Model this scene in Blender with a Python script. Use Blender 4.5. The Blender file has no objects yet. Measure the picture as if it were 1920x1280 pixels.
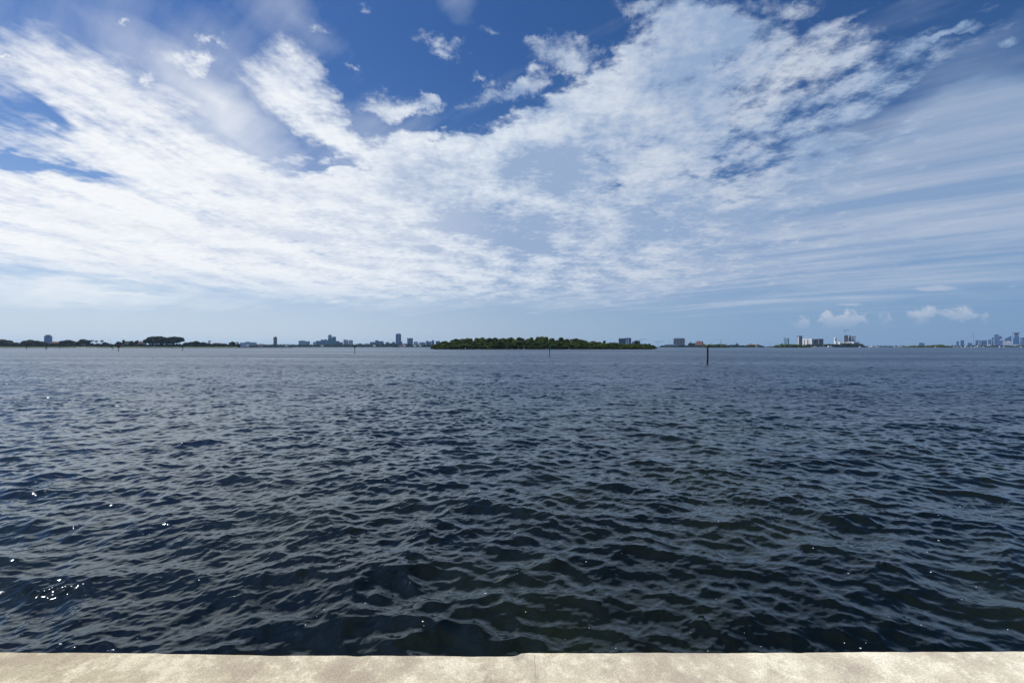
import bpy, math, random
import numpy as np
from mathutils import Vector, Matrix

scene = bpy.context.scene
COL = scene.collection
R = math.radians

# ------------------------------------------------------------------ camera
CAM_H = 2.6                      # eye height above the mean water level
FPX = 853.3                      # focal length in photo pixels (16 mm on 36 mm, 1920 px wide)
HORIZON = 650.0
cam_d = bpy.data.cameras.new("camera")
cam_d.lens = 16.0
cam_d.sensor_width = 36.0
cam_d.shift_y = 10.0 / 1920.0
cam_d.clip_start = 0.05
cam_d.clip_end = 90000.0
cam = bpy.data.objects.new("camera", cam_d)
cam.location = (0, 0, CAM_H)
cam.rotation_euler = (R(90), 0, 0)
COL.objects.link(cam)
scene.camera = cam

scene.view_settings.view_transform = 'Standard'
scene.view_settings.look = 'None'
scene.view_settings.exposure = 0.0
scene.view_settings.gamma = 1.0
scene.cycles.use_denoising = True
scene.cycles.max_bounces = 6
scene.cycles.sample_clamp_direct = 6.0
scene.cycles.volume_bounces = 0
scene.cycles.caustics_reflective = False
scene.cycles.caustics_refractive = False


# ------------------------------------------------------------------ helpers
def tag(o, label=None, cat=None, group=None, kind=None):
    if label: o["label"] = label
    if cat: o["category"] = cat
    if group: o["group"] = group
    if kind: o["kind"] = kind
    return o


def empty(name, loc, rz=0.0):
    o = bpy.data.objects.new(name, None)
    o.empty_display_size = 1.0
    o.location = loc
    o.rotation_euler = (0, 0, rz)
    COL.objects.link(o)
    return o


def mesh_np(name, verts, quads, mats=None, smooth=False, midx=None, tris=False):
    """mesh datablock from numpy arrays (all faces of one size)"""
    me = bpy.data.meshes.new(name)
    verts = np.asarray(verts, dtype=np.float32)
    quads = np.asarray(quads, dtype=np.int32)
    n, k = quads.shape
    me.vertices.add(len(verts))
    me.vertices.foreach_set("co", verts.ravel())
    me.loops.add(n * k)
    me.loops.foreach_set("vertex_index", quads.ravel())
    me.polygons.add(n)
    me.polygons.foreach_set("loop_start", np.arange(0, n * k, k, dtype=np.int32))
    if smooth:
        me.polygons.foreach_set("use_smooth", np.ones(n, dtype=bool))
    if mats:
        for m in mats: me.materials.append(m)
    if midx is not None:
        me.polygons.foreach_set("material_index", np.asarray(midx, dtype=np.int32))
    me.update(calc_edges=True)
    return me


def link(name, me, parent=None, loc=None, rz=None):
    o = bpy.data.objects.new(name, me)
    COL.objects.link(o)
    if parent: o.parent = parent
    if loc is not None: o.location = loc
    if rz is not None: o.rotation_euler = (0, 0, rz)
    return o


class MB:
    """collects boxes, prisms, tubes ... and links them as ONE mesh object"""
    def __init__(self):
        self.v, self.f = [], []

    def add(self, vs, fs):
        b = len(self.v)
        self.v += [tuple(p) for p in vs]
        self.f += [tuple(i + b for i in f) for f in fs]
        return self

    def box(self, x0, x1, y0, y1, z0, z1):
        return self.add([(x0, y0, z0), (x1, y0, z0), (x1, y1, z0), (x0, y1, z0),
                         (x0, y0, z1), (x1, y0, z1), (x1, y1, z1), (x0, y1, z1)],
                        [(0, 3, 2, 1), (4, 5, 6, 7), (0, 1, 5, 4), (1, 2, 6, 5), (2, 3, 7, 6), (3, 0, 4, 7)])

    def prism(self, pts, z0, z1, top=None):
        n = len(pts)
        top = top or pts
        tz = z1 if isinstance(z1, (list, tuple)) else [z1] * n
        vs = [(x, y, z0) for x, y in pts] + [(x, y, t) for (x, y), t in zip(top, tz)]
        fs = [tuple(range(n - 1, -1, -1)), tuple(range(n, 2 * n))]
        fs += [(i, (i + 1) % n, n + (i + 1) % n, n + i) for i in range(n)]
        return self.add(vs, fs)

    def tube(self, a, b, r0, r1=None, n=8):
        r1 = r0 if r1 is None else r1
        a, b = Vector(a), Vector(b)
        d = (b - a).normalized()
        u = d.orthogonal().normalized()
        w = d.cross(u)
        vs = []
        for p, r in ((a, r0), (b, r1)):
            for i in range(n):
                t = 2 * math.pi * i / n
                vs.append(p + (u * math.cos(t) + w * math.sin(t)) * r)
        fs = [tuple(range(n - 1, -1, -1)), tuple(range(n, 2 * n))]
        fs += [(i, (i + 1) % n, n + (i + 1) % n, n + i) for i in range(n)]
        return self.add(vs, fs)

    def build(self, name, mat, parent=None, loc=None, rz=None, smooth=False):
        me = bpy.data.meshes.new(name)
        me.from_pydata(self.v, [], self.f)
        if mat: me.materials.append(mat)
        if smooth:
            for p in me.polygons: p.use_smooth = True
        me.update()
        return link(name, me, parent, loc, rz)


class NT:
    """small wrapper to write node trees as expressions"""
    def __init__(self, tree):
        self.t = tree
        self.t.nodes.clear()

    def n(self, typ, **kw):
        nd = self.t.nodes.new(typ)
        for k, v in kw.items(): setattr(nd, k, v)
        return nd

    def put(self, sock, v):
        if v is None: return
        if hasattr(v, "is_output"):
            self.t.links.new(v, sock)
        else:
            if isinstance(v, (tuple, list)) and sock.type == 'RGBA' and len(v) == 3: v = (*v, 1)
            sock.default_value = v

    def m(self, op, a, b=None, c=None, clamp=False):
        nd = self.n("ShaderNodeMath", operation=op, use_clamp=clamp)
        self.put(nd.inputs[0], a); self.put(nd.inputs[1], b); self.put(nd.inputs[2], c)
        return nd.outputs[0]

    def vm(self, op, a, b=None, scale=None):
        nd = self.n("ShaderNodeVectorMath", operation=op)
        self.put(nd.inputs[0], a); self.put(nd.inputs[1], b)
        if scale is not None: self.put(nd.inputs["Scale"], scale)
        return nd.outputs["Value"] if op in ("DOT_PRODUCT", "LENGTH", "DISTANCE") else nd.outputs["Vector"]

    def sep(self, v):
        nd = self.n("ShaderNodeSeparateXYZ"); self.put(nd.inputs[0], v)
        return nd.outputs

    def comb(self, x, y, z=0.0):
        nd = self.n("ShaderNodeCombineXYZ")
        for i, a in enumerate((x, y, z)): self.put(nd.inputs[i], a)
        return nd.outputs[0]

    def noise(self, vec, scale, detail=6.0, rough=0.55, dist=0.0, lac=2.0, dims='3D', color=False, w=None):
        nd = self.n("ShaderNodeTexNoise", noise_dimensions=dims)
        self.put(nd.inputs["Vector"], vec)
        nd.inputs["Scale"].default_value = scale
        nd.inputs["Detail"].default_value = detail
        nd.inputs["Roughness"].default_value = rough
        nd.inputs["Lacunarity"].default_value = lac
        nd.inputs["Distortion"].default_value = dist
        if w is not None: nd.inputs["W"].default_value = w
        return nd.outputs["Color"] if color else nd.outputs[0]

    def mapr(self, v, a, b, c=0.0, d=1.0, mode='LINEAR', clamp=True):
        nd = self.n("ShaderNodeMapRange", interpolation_type=mode)
        nd.clamp = clamp
        self.put(nd.inputs[0], v)
        for i, x in enumerate((a, b, c, d)): self.put(nd.inputs[i + 1], x)
        return nd.outputs[0]

    def mix(self, f, a, b, mode='MIX', clamp=False):
        nd = self.n("ShaderNodeMix", data_type='RGBA', blend_type=mode)
        nd.clamp_factor = True
        self.put(nd.inputs[0], f); self.put(nd.inputs[6], a); self.put(nd.inputs[7], b)
        return nd.outputs[2]

    def ramp(self, f, stops, mode='LINEAR'):
        nd = self.n("ShaderNodeValToRGB")
        cr = nd.color_ramp
        cr.interpolation = mode
        while len(cr.elements) > 1: cr.elements.remove(cr.elements[-1])
        for i, (p, c) in enumerate(stops):
            e = cr.elements[0] if i == 0 else cr.elements.new(p)
            e.position = p
            e.color = (*c, 1) if len(c) == 3 else c
        self.put(nd.inputs[0], f)
        return nd.outputs[0]


def srgb(r, g, b):
    f = lambda c: (c / 255 / 12.92) if c / 255 <= 0.04045 else ((c / 255 + 0.055) / 1.055) ** 2.4
    return (f(r), f(g), f(b))


def material(name):
    m = bpy.data.materials.new(name)
    m.use_nodes = True
    return m, NT(m.node_tree)


def principled(nt, color, rough=0.8, spec=0.3, normal=None, **kw):
    b = nt.n("ShaderNodeBsdfPrincipled")
    nt.put(b.inputs["Base Color"], color)
    nt.put(b.inputs["Roughness"], rough)
    nt.put(b.inputs["Specular IOR Level"], spec)
    if normal is not None: nt.put(b.inputs["Normal"], normal)
    for k, v in kw.items(): nt.put(b.inputs[k], v)
    o = nt.n("ShaderNodeOutputMaterial")
    nt.t.links.new(b.outputs[0], o.inputs[0])
    return b


def plain(name, color, rough=0.7, var=0.15, scale=1.0, spec=0.3):
    """one paint, slightly uneven (weathering, grime)"""
    m, nt = material(name)
    tc = nt.n("ShaderNodeTexCoord")
    f = nt.noise(tc.outputs["Object"], scale, 5)
    dark = tuple(c * (1 - var) for c in color)
    lite = tuple(min(1, c * (1 + var)) for c in color)
    principled(nt, nt.mix(f, dark, lite), rough, spec)
    return m


def at(px, dist, z=0.0):
    """a point at distance DIST (metres along +Y) that lies in the direction of photo column PX"""
    return Vector(((px - 960.0) / FPX * dist, dist, z))


def height(py, dist):
    return CAM_H + (HORIZON - py) / FPX * dist


# ------------------------------------------------------------------ sun and sky
SUN_AZ, SUN_EL = R(-67), R(50)        # azimuth from +Y, negative = towards -X
SUN = Vector((math.sin(SUN_AZ) * math.cos(SUN_EL), math.cos(SUN_AZ) * math.cos(SUN_EL), math.sin(SUN_EL)))
sd = bpy.data.lights.new("sun", 'SUN')
sd.energy = 4.8
sd.angle = R(0.53)
sd.color = (1.0, 0.95, 0.87)
so = bpy.data.objects.new("sun", sd)
so.rotation_euler = (-SUN).to_track_quat('-Z', 'Y').to_euler()
so.location = (-40, 20, 60)
COL.objects.link(so)
# ------------------------------------------------------------------ sky: Nishita air, cloud decks laid over it by direction
world = bpy.data.worlds.new("World")
scene.world = world
world.use_nodes = True
nt = NT(world.node_tree)
STR = 0.1
sky = nt.n("ShaderNodeTexSky", sky_type='NISHITA')
sky.sun_disc = False
sky.sun_elevation = SUN_EL
sky.sun_rotation = SUN_AZ
sky.air_density, sky.dust_density, sky.ozone_density = 0.7, 0.2, 4.0

D = nt.n("ShaderNodeTexCoord").outputs["Generated"]
D = nt.vm('NORMALIZE', D)
dx, dy, dz = nt.sep(D)[:3]
az = nt.m('MULTIPLY', nt.m('ARCTAN2', dx, dy), 57.29578)
el = nt.m('MULTIPLY', nt.m('ARCSINE', dz), 57.29578)
dzp = nt.m('MAXIMUM', dz, 0.0)
hz = nt.m('ADD', dzp, 0.10)                               # a curved cloud layer: never quite edge-on at the horizon
P = nt.comb(nt.m('DIVIDE', dx, hz), nt.m('DIVIDE', dy, hz))


def azel(px, py):
    x, z = (px - 960) / FPX, (HORIZON - py) / FPX
    return math.degrees(math.atan2(x, 1)), math.degrees(math.atan2(z, math.hypot(x, 1)))


def masses(blobs, coord):
    """sum of soft elliptical cloud masses, each with its own azimuth, elevation, spread, tilt and weight"""
    acc = None
    for (px, py, sx, sy, ang, amp) in blobs:
        a0, e0 = azel(px, py)
        c, s = math.cos(R(ang)), math.sin(R(ang))
        ux, uy = azel(px + c * 8, py + s * 8)
        vx, vy = azel(px - s * 8, py + c * 8)
        J = np.array([[(ux - a0) / 8 * sx, (vx - a0) / 8 * sy], [(uy - e0) / 8 * sx, (vy - e0) / 8 * sy]])
        U, S, _ = np.linalg.svd(J)
        gr = nt.n("ShaderNodeTexGradient", gradient_type='SPHERICAL')
        nt.put(gr.inputs[0], coord)
        tm = gr.texture_mapping
        tm.vector_type = 'TEXTURE'
        tm.translation = (a0, e0, 0)
        tm.rotation = (0, 0, math.atan2(U[1, 0], U[0, 0]))
        tm.scale = (S[0] * 2.2, S[1] * 2.2, 1)
        g = gr.outputs["Fac"]
        acc = nt.m('MULTIPLY_ADD', g, amp, 0.0 if acc is None else acc)
    return acc


# directions bent by turbulence, so that no mass has a smooth outline
w1 = nt.vm('SUBTRACT', nt.noise(P, 0.9, 4, 0.6, color=True), (0.5, 0.5, 0.5))
w2 = nt.vm('SUBTRACT', nt.noise(P, 4.0, 4, 0.6, color=True), (0.5, 0.5, 0.5))
A0 = nt.comb(az, el)
wamp = nt.mapr(el, 0, 14, 0.25, 1.0)
W = nt.vm('ADD', nt.vm('MULTIPLY', w1, (9, 7, 0)), nt.vm('MULTIPLY', w2, (5.0, 4.2, 0)))
A = nt.vm('ADD', A0, nt.vm('SCALE', W, scale=wamp))


def streak(ang, sx, sy, scale, detail, rough, seed):
    """noise drawn out along one compass direction of the cloud plane"""
    mp = nt.n("ShaderNodeMapping", vector_type='TEXTURE')
    nt.put(mp.inputs[0], P)
    mp.inputs[1].default_value = (seed, seed * 0.37, 0)
    mp.inputs[2].default_value = (0, 0, R(ang))
    mp.inputs[3].default_value = (sx, sy, 1)
    return nt.noise(mp.outputs[0], scale, detail, rough)


fib_l = streak(81, 3.4, 0.6, 2.4, 8, 0.64, 3.1)
fib_r = streak(141, 4.2, 0.62, 2.2, 8, 0.60, 9.7)
puff = nt.noise(P, 3.4, 9, 0.6)
cell = nt.noise(nt.vm('ADD', P, (5.3, 2.2, 0)), 9.5, 7, 0.64)
rip = nt.noise(nt.vm('ADD', P, (2.3, 6.2, 0)), 24.0, 5, 0.62)

deck = [
    # the long band on the sunny side
    (10, 150, 110, 40, 24, 1.3), (120, 160, 110, 36, 33, .75), (230, 230, 120, 44, 34, .9), (380, 330, 130, 50, 30, 1.0), (195, 105, 44, 26, 40, .75), (330, 230, 90, 26, 34, .45),
    (30, 272, 85, 22, 16, 1.7), (150, 260, 80, 24, 30, .5),
    (110, 410, 200, 52, 4, 1.1), (380, 440, 260, 66, 4, 1.2), (620, 400, 220, 75, 0, 1.2), (300, 505, 260, 26, 7, .6),
    (535, 150, 50, 44, 40, .95), (580, 195, 60, 46, 42, 1.0), (625, 230, 34, 26, 50, .6),
    # the middle of the deck
    (800, 290, 90, 22, -6, .8), (880, 310, 160, 46, -14, 1.1), (1010, 260, 110, 42, -22, 1.0), (900, 430, 280, 80, 0, 1.2),
    (1165, 150, 40, 34, 0, .8), (1200, 215, 90, 50, -30, 1.1), (1290, 130, 70, 70, -30, 1.1), (1290, 60, 40, 34, 0, .7), (1380, 60, 60, 50, 0, .95),
    (1250, 300, 200, 80, -12, 1.0), (1440, 150, 90, 70, -10, .62), (1150, 470, 300, 60, 0, 1.0), (700, 515, 260, 26, 0, .8),
    (1540, 90, 90, 50, -20, .48), (1640, 150, 120, 44, -20, .42), (1560, 230, 150, 50, -18, .46), (1770, 85, 80, 20, -20, .42), (1480, 330, 160, 36, -16, .7), (1720, 130, 90, 22, -20, .3),
    # openings
    (440, 225, 60, 20, 35, -.7), (520, 265, 50, 12, 30, -.4), (590, 286, 70, 12, 8, -1.0), (690, 235, 20, 36, 0, -.8), (670, 305, 60, 7, 8, -.55), (90, 319, 100, 9, 6, -1.3), (70, 228, 50, 9, 30, -.5),
    (1700, 212, 90, 16, -20, -1.0), (1370, 312, 90, 7, -14, -.7), (900, 90, 200, 50, -10, -.4), (1580, 190, 60, 12, -20, -.25), (1640, 235, 90, 10, -20, -.4), (1230, 120, 14, 16, 60, -.3),
]
M = masses(deck, A)
veil = masses([
    (1850, 270, 150, 80, -22, .9), (1700, 350, 260, 70, -16, .9), (1500, 430, 300, 80, -10, .8), (1250, 480, 260, 50, -4, .5),
    (1780, 430, 220, 70, -8, .7), (560, 50, 100, 30, 40, .32), (850, 0, 40, 28, 90, .5), (300, 120, 260, 120, 30, .14), (520, 280, 200, 60, 20, .25),
    (390, 210, 120, 30, 34, .6), (1700, 30, 150, 20, -25, .22), (1820, 110, 110, 20, -25, .34),
    (100, 545, 260, 12, 4, .6), (80, 560, 200, 12, 3, .4), (900, 560, 260, 16, -1, .45), (1500, 560, 300, 18, -2, .35),
    (700, 230, 60, 50, 0, .35), (440, 130, 60, 90, 60, .2), (1640, 230, 120, 30, -20, .3),
], A)

# opacity of the deck: mass plus turbulence, streaky towards the sun side and lumpy elsewhere
az_l = nt.mapr(az, -34, -8, 1.0, 0.0, 'SMOOTHSTEP')
az_r = nt.mapr(az, 12, 32, 0.0, 1.0, 'SMOOTHSTEP')
tex = nt.m('ADD', nt.m('ADD', nt.m('MULTIPLY', puff, 0.60), nt.m('MULTIPLY', cell, 0.28)), nt.m('MULTIPLY', rip, 0.12))
texl = nt.m('ADD', nt.m('ADD', nt.m('MULTIPLY', fib_l, 0.45), nt.m('MULTIPLY', puff, 0.40)), nt.m('MULTIPLY', rip, 0.15))
texr = nt.m('ADD', nt.m('MULTIPLY', fib_r, 0.30), nt.m('MULTIPLY', cell, 0.70))
T = nt.mapr(az_l, 0, 1, tex, texl)
T = nt.mapr(az_r, 0, 1, T, texr)
dens = nt.m('ADD', nt.m('MULTIPLY', nt.m('SUBTRACT', 1.0, nt.m('POWER', 2.71828, nt.m('MULTIPLY', M, -1.25))), 1.18), nt.m('MULTIPLY', nt.m('SUBTRACT', T, 0.5), nt.mapr(az, 4, 24, 3.2, 3.9, 'SMOOTHSTEP')))
soft = nt.mapr(az_l, 0, 1, 0.40, 0.80)
soft = nt.mapr(az_r, 0, 1, soft, 0.80)
fade0 = nt.mapr(el, 3.0, 9.0, 0.0, 1.0, 'SMOOTHSTEP')
cov = nt.m('MULTIPLY', nt.mapr(dens, 0.34, nt.m('ADD', 0.34, soft), 0, 1, 'SMOOTHSTEP'), fade0)

# thin high veil
vt = nt.m('ADD', nt.m('MULTIPLY', fib_r, 0.8), nt.m('MULTIPLY', fib_l, 0.2))
vd = nt.m('ADD', veil, nt.m('MULTIPLY', nt.m('SUBTRACT', vt, 0.5), 1.1))
vcov = nt.m('MULTIPLY', nt.mapr(vd, 0.08, 0.95, 0, 0.80), nt.mapr(el, 1.5, 5, 0, 1))

# scattered small puffs in the blue
A4 = nt.vm('ADD', A0, nt.vm('MULTIPLY', nt.vm('SUBTRACT', nt.noise(D, 16, 5, 0.65, color=True), (0.5, 0.5, 0.5)), (6.0, 5.0, 0)))
pm = masses([(345, 118, 34, 16, 12, 1.0), (375, 105, 12, 18, -30, .5), (400, 78, 20, 9, 10, .85), (238, 50, 12, 7, 0, .9), (285, 152, 22, 10, 5, .8), (1050, 105, 34, 30, 10, 1.1), (1070, 130, 14, 12, 0, .6),
             (825, 80, 32, 14, 12, .85), (845, 112, 26, 9, 10, .8), (745, 195, 46, 16, 4, 1.0), (905, 148, 16, 7, 0, .9), (1000, 135, 9, 6, 0, .8), (810, 185, 18, 7, 25, .8), (1215, 22, 40, 14, 0, .9), (960, 172, 40, 14, -10, 1.0), (1130, 140, 50, 12, -20, .6),
             (600, 62, 16, 9, 20, .8), (690, 10, 12, 10, 0, .55), (5, 100, 14, 6, 20, .9), (1480, 10, 60, 14, 0, .7), (1740, 75, 60, 12, -20, .8), (1800, 60, 50, 8, -20, .6), (1890, 75, 20, 8, -20, .7), (1150, 95, 30, 10, -10, .55), (660, 118, 14, 6, 10, .6), (465, 118, 8, 6, 0, .7), (880, 40, 10, 4, 20, .3), (700, 215, 40, 12, 4, .45), (800, 205, 30, 9, 6, .5), (880, 190, 30, 10, -6, .45), (1000, 170, 30, 12, -6, .55), (1090, 65, 18, 9, 0, .6), (930, 60, 16, 7, 20, .5), (1010, 75, 14, 7, 0, .5), (700, 262, 60, 14, 4, .7), (620, 300, 40, 8, 4, .6)], A4)
pd = nt.m('ADD', pm, nt.m('MULTIPLY', nt.m('SUBTRACT', nt.noise(P, 11.0, 7, 0.65), 0.5), 2.2))
pcov = nt.m('MULTIPLY', nt.mapr(pd, 0.26, 1.15, 0, 0.92, 'SMOOTHSTEP'), nt.mapr(pm, 0.05, 0.3))
cov = nt.m('MAXIMUM', cov, pcov)

# how near the sun: cloud towards it glows white, away from it goes lavender grey
sunny = nt.vm('DOT_PRODUCT', D, (math.sin(SUN_AZ), math.cos(SUN_AZ), 0.0))
LIT = nt.ramp(nt.mapr(sunny, -0.45, 0.95), [(0.0, srgb(184, 196, 216)), (0.28, srgb(198, 207, 222)), (0.60, srgb(220, 229, 240)), (0.82, srgb(244, 248, 252)), (1.0, srgb(249, 251, 253))])
DIM = nt.ramp(nt.mapr(sunny, -0.45, 0.95), [(0.0, srgb(140, 167, 201)), (0.28, srgb(146, 170, 204)), (0.60, srgb(152, 174, 207)), (0.82, srgb(208, 217, 234)), (1.0, srgb(232, 236, 244))])

# relief: a deck is greyer where it is thick, lighter on its sunward lumps
grey_m = masses([(960, 330, 130, 34, -6, .34), (950, 435, 80, 22, 2, .75), (1060, 350, 60, 36, -10, .42), (1290, 175, 44, 40, -20, .35), (1390, 95, 22, 34, 60, .3),
                 (780, 420, 120, 26, 4, .4), (560, 360, 90, 14, 4, .35), (540, 430, 60, 20, 0, .4), (1010, 290, 70, 22, -22, .35), (820, 300, 46, 14, -8, .25),
                 (1250, 420, 160, 30, -6, .35), (1560, 400, 120, 22, -8, .3), (880, 470, 240, 16, 0, .2), (640, 440, 70, 26, 0, .35), (640, 500, 60, 10, 0, .3), (130, 400, 70, 16, 8, .22)], A)
rl = nt.noise(P, 2.6, 5, 0.55)
puff2 = nt.noise(nt.vm('ADD', P, (-0.14, 0.06, 0)), 2.6, 5, 0.55)
relief = nt.m('SUBTRACT', rl, puff2)
lump = nt.noise(nt.vm('ADD', P, (1.7, 8.1, 0)), 1.9, 8, 0.5)
shade = nt.m('ADD', nt.m('ADD', nt.m('MULTIPLY', grey_m, 0.75), nt.m('MULTIPLY', relief, 2.4)), nt.m('MULTIPLY', nt.m('SUBTRACT', lump, 0.5), 1.5))
shade = nt.m('ADD', shade, nt.m('MULTIPLY', nt.m('SUBTRACT', 0.5, puff), 0.8))
shade = nt.m('ADD', shade, nt.m('MULTIPLY', nt.m('SUBTRACT', 0.5, T), 1.0))
shade = nt.m('ADD', shade, nt.m('MULTIPLY', nt.m('SUBTRACT', 0.5, rip), 0.5))
shade = nt.m('ADD', shade, nt.m('MULTIPLY', az_r, 0.20))
shade = nt.m('ADD', shade, nt.mapr(sunny, 0.75, 0.25, 0.16, 0.42, 'SMOOTHSTEP'))
shade = nt.m('ADD', shade, nt.m('MULTIPLY', nt.m('SUBTRACT', 0.5, cell), 0.9))
shade = nt.mapr(shade, -0.25, 1.25, mode='SMOOTHSTEP')
# billows catching the sun along the upper rim, each with a greyer hollow behind it
bill = masses([(1160, 140, 30, 26, 0, .9), (1262, 80, 40, 36, -20, .9), (1195, 200, 60, 20, -20, .6), (1010, 245, 60, 16, -20, .6), (1350, 200, 46, 22, -10, .7), (1440, 190, 40, 26, -20, .6), (1300, 130, 46, 22, -30, -.25), (1385, 95, 20, 36, 50, -.2), (1285, 185, 60, 18, -10, -.3), (1100, 260, 80, 20, -14, -.6), (1480, 120, 50, 22, -30, .5), (860, 290, 60, 14, -8, .5)], A4)
shade = nt.m('SUBTRACT', shade, nt.m('MULTIPLY', bill, 0.42))
CLOUD = nt.mix(nt.mapr(nt.m('ADD', shade, nt.m('MULTIPLY', nt.m('SUBTRACT', 0.5, rip), 0.8)), -0.08, 0.92), LIT, DIM)
VEIL = nt.mix(nt.m('MAXIMUM', nt.mapr(fib_r, 0.38, 0.66), nt.mapr(sunny, 0.2, 0.6)), DIM, LIT)

# clear air: the physical sky, deeper blue away from the sun (a polarised look), pale haze belt at the horizon
hs = nt.n("ShaderNodeHueSaturation")
hs.inputs["Saturation"].default_value = 1.16
hs.inputs["Value"].default_value = 0.97
nt.put(hs.inputs["Color"], sky.outputs[0])
air = nt.vm('SCALE', hs.outputs[0], scale=STR)
air = nt.vm('MULTIPLY', air, nt.mix(nt.mapr(el, 6, 34), (1, 1, 1), (0.80, 0.92, 1.08)))
# air above the view on the sunny side, brightened so the water reflects bluer
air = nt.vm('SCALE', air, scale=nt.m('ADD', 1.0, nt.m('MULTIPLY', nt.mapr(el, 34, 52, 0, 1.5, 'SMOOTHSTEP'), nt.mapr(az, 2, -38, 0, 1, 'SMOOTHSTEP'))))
BELT = nt.ramp(nt.mapr(sunny, -0.45, 0.95), [(0.0, srgb(116, 149, 188)), (0.28, srgb(134, 163, 198)), (0.60, srgb(163, 182, 206)), (0.82, srgb(190, 205, 222)), (1.0, srgb(202, 214, 228))])
belt = nt.m('POWER', 2.71828, nt.m('MULTIPLY', nt.m('POWER', nt.m('DIVIDE', nt.m('MAXIMUM', el, 0.0), 10.5), 1.6), -1.0))
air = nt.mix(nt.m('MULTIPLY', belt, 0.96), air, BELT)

# far cumulus standing low over the horizon on the shaded side, and a few lens-shaped shreds
A2 = nt.vm('ADD', A0, nt.vm('MULTIPLY', nt.vm('SUBTRACT', nt.noise(D, 40, 6, 0.66, color=True), (0.5, 0.5, 0.5)), (3.4, 3.6, 0)))
A3 = nt.vm('ADD', A0, nt.vm('MULTIPLY', nt.vm('SUBTRACT', nt.noise(D, 26, 4, 0.6, color=True), (0.5, 0.5, 0.5)), (3.0, 0.7, 0)))
cum = masses([(1560, 606, 20, 14, 0, .9), (1585, 596, 24, 12, 0, .9), (1618, 594, 14, 9, 0, .7), (1495, 605, 14, 12, 0, .8), (1511, 597, 10, 9, 0, .8), (1660, 598, 13, 11, 0, .75), (1722, 592, 18, 14, 0, .85), (1775, 588, 26, 10, 0, .8), (1820, 590, 18, 12, 0, .7), (1846, 600, 9, 8, 0, .6), (1930, 590, 18, 10, 0, .6), (1640, 612, 70, 7, 0, .2)], A2)
cumc = nt.m('MULTIPLY', nt.mapr(cum, 0.38, 0.85, 0, 1, 'SMOOTHSTEP'), nt.mapr(el, 1.2, 3.2, 0.0, 0.8))
shred = masses([(1765, 541, 36, 4.5, 2, 1.1), (1590, 570, 20, 2.6, -1, .8), (1885, 538, 11, 3, 0, .6), (1490, 526, 18, 5, 0, .55), (1448, 554, 9, 3, 0, .5), (1690, 516, 50, 6, 0, .45), (1130, 624, 8, 2.4, 0, .5), (630, 566, 26, 5, -4, .7), (1000, 587, 20, 3, 0, .6), (240, 525, 60, 3, 5, .7), (230, 551, 90, 4, 4, .7)], A3)
shc = nt.mapr(shred, 0.30, 0.85, 0, 0.85, 'SMOOTHSTEP')
CUM = nt.mix(nt.mapr(el, 1.5, 4.4), srgb(150, 172, 203), srgb(208, 212, 222))

over = nt.m('MULTIPLY', nt.mapr(el, 36, 66, 0, 0.60, 'SMOOTHSTEP'), nt.mapr(az, -50, -12, 0, 1, 'SMOOTHSTEP'))  # unseen veil overhead, added to grey what the wave troughs reflect
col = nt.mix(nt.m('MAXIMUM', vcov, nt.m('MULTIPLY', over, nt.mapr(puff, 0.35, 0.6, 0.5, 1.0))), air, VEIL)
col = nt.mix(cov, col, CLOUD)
col = nt.mix(cumc, col, CUM)
col = nt.mix(shc, col, nt.mix(0.35, LIT, DIM))
# below the horizon (never seen past the water) the belt colour simply goes on
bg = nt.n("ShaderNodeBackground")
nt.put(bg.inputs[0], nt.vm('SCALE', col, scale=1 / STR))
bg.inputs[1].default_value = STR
out = nt.n("ShaderNodeOutputWorld")
nt.t.links.new(bg.outputs[0], out.inputs[0])
world.cycles.sampling_method = 'MANUAL'
world.cycles.sample_map_resolution = 512
# ------------------------------------------------------------------ the bay: wind waves from a spectrum, as real displaced geometry
rng = np.random.default_rng(11)


def wave_patch(L, N, lam_min, lam_max, mss, th0, spread, lam_p, seed):
    """periodic patch of L metres: height, horizontal shift; slope variance MSS spread evenly over the octaves of wavelength"""
    g = np.random.default_rng(seed)
    k1 = 2 * np.pi * np.fft.fftfreq(N, L / N)
    kx, ky = np.meshgrid(k1, k1, indexing='xy')
    k = np.hypot(kx, ky); k[0, 0] = 1e-9
    kmin, kmax, kp = 2 * np.pi / lam_max, 2 * np.pi / lam_min, 2 * np.pi / lam_p
    lo = 1 / (1 + (kmin / k) ** 10)
    hi = 1 / (1 + (k / kmax) ** 10)
    th = np.arctan2(ky, kx) - th0
    dirn = np.abs(np.cos(th / 2)) ** (2 * spread) + 0.10
    S = k ** -4.0 * np.exp(-0.9 * (kp / k) ** 3) * dirn * lo * hi
    S[0, 0] = 0
    a = np.sqrt(S) * (g.standard_normal((N, N)) + 1j * g.standard_normal((N, N)))
    h = np.fft.ifft2(a).real * N * N
    sx = np.fft.ifft2(1j * kx * a).real * N * N
    sy = np.fft.ifft2(1j * ky * a).real * N * N
    sc = math.sqrt(mss / (sx.var() + sy.var()))
    dx = np.fft.ifft2(1j * kx / k * a).real * N * N
    dy = np.fft.ifft2(1j * ky / k * a).real * N * N
    return (L, N, (h * sc).astype(np.float32), (dx * sc).astype(np.float32), (dy * sc).astype(np.float32))


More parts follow.
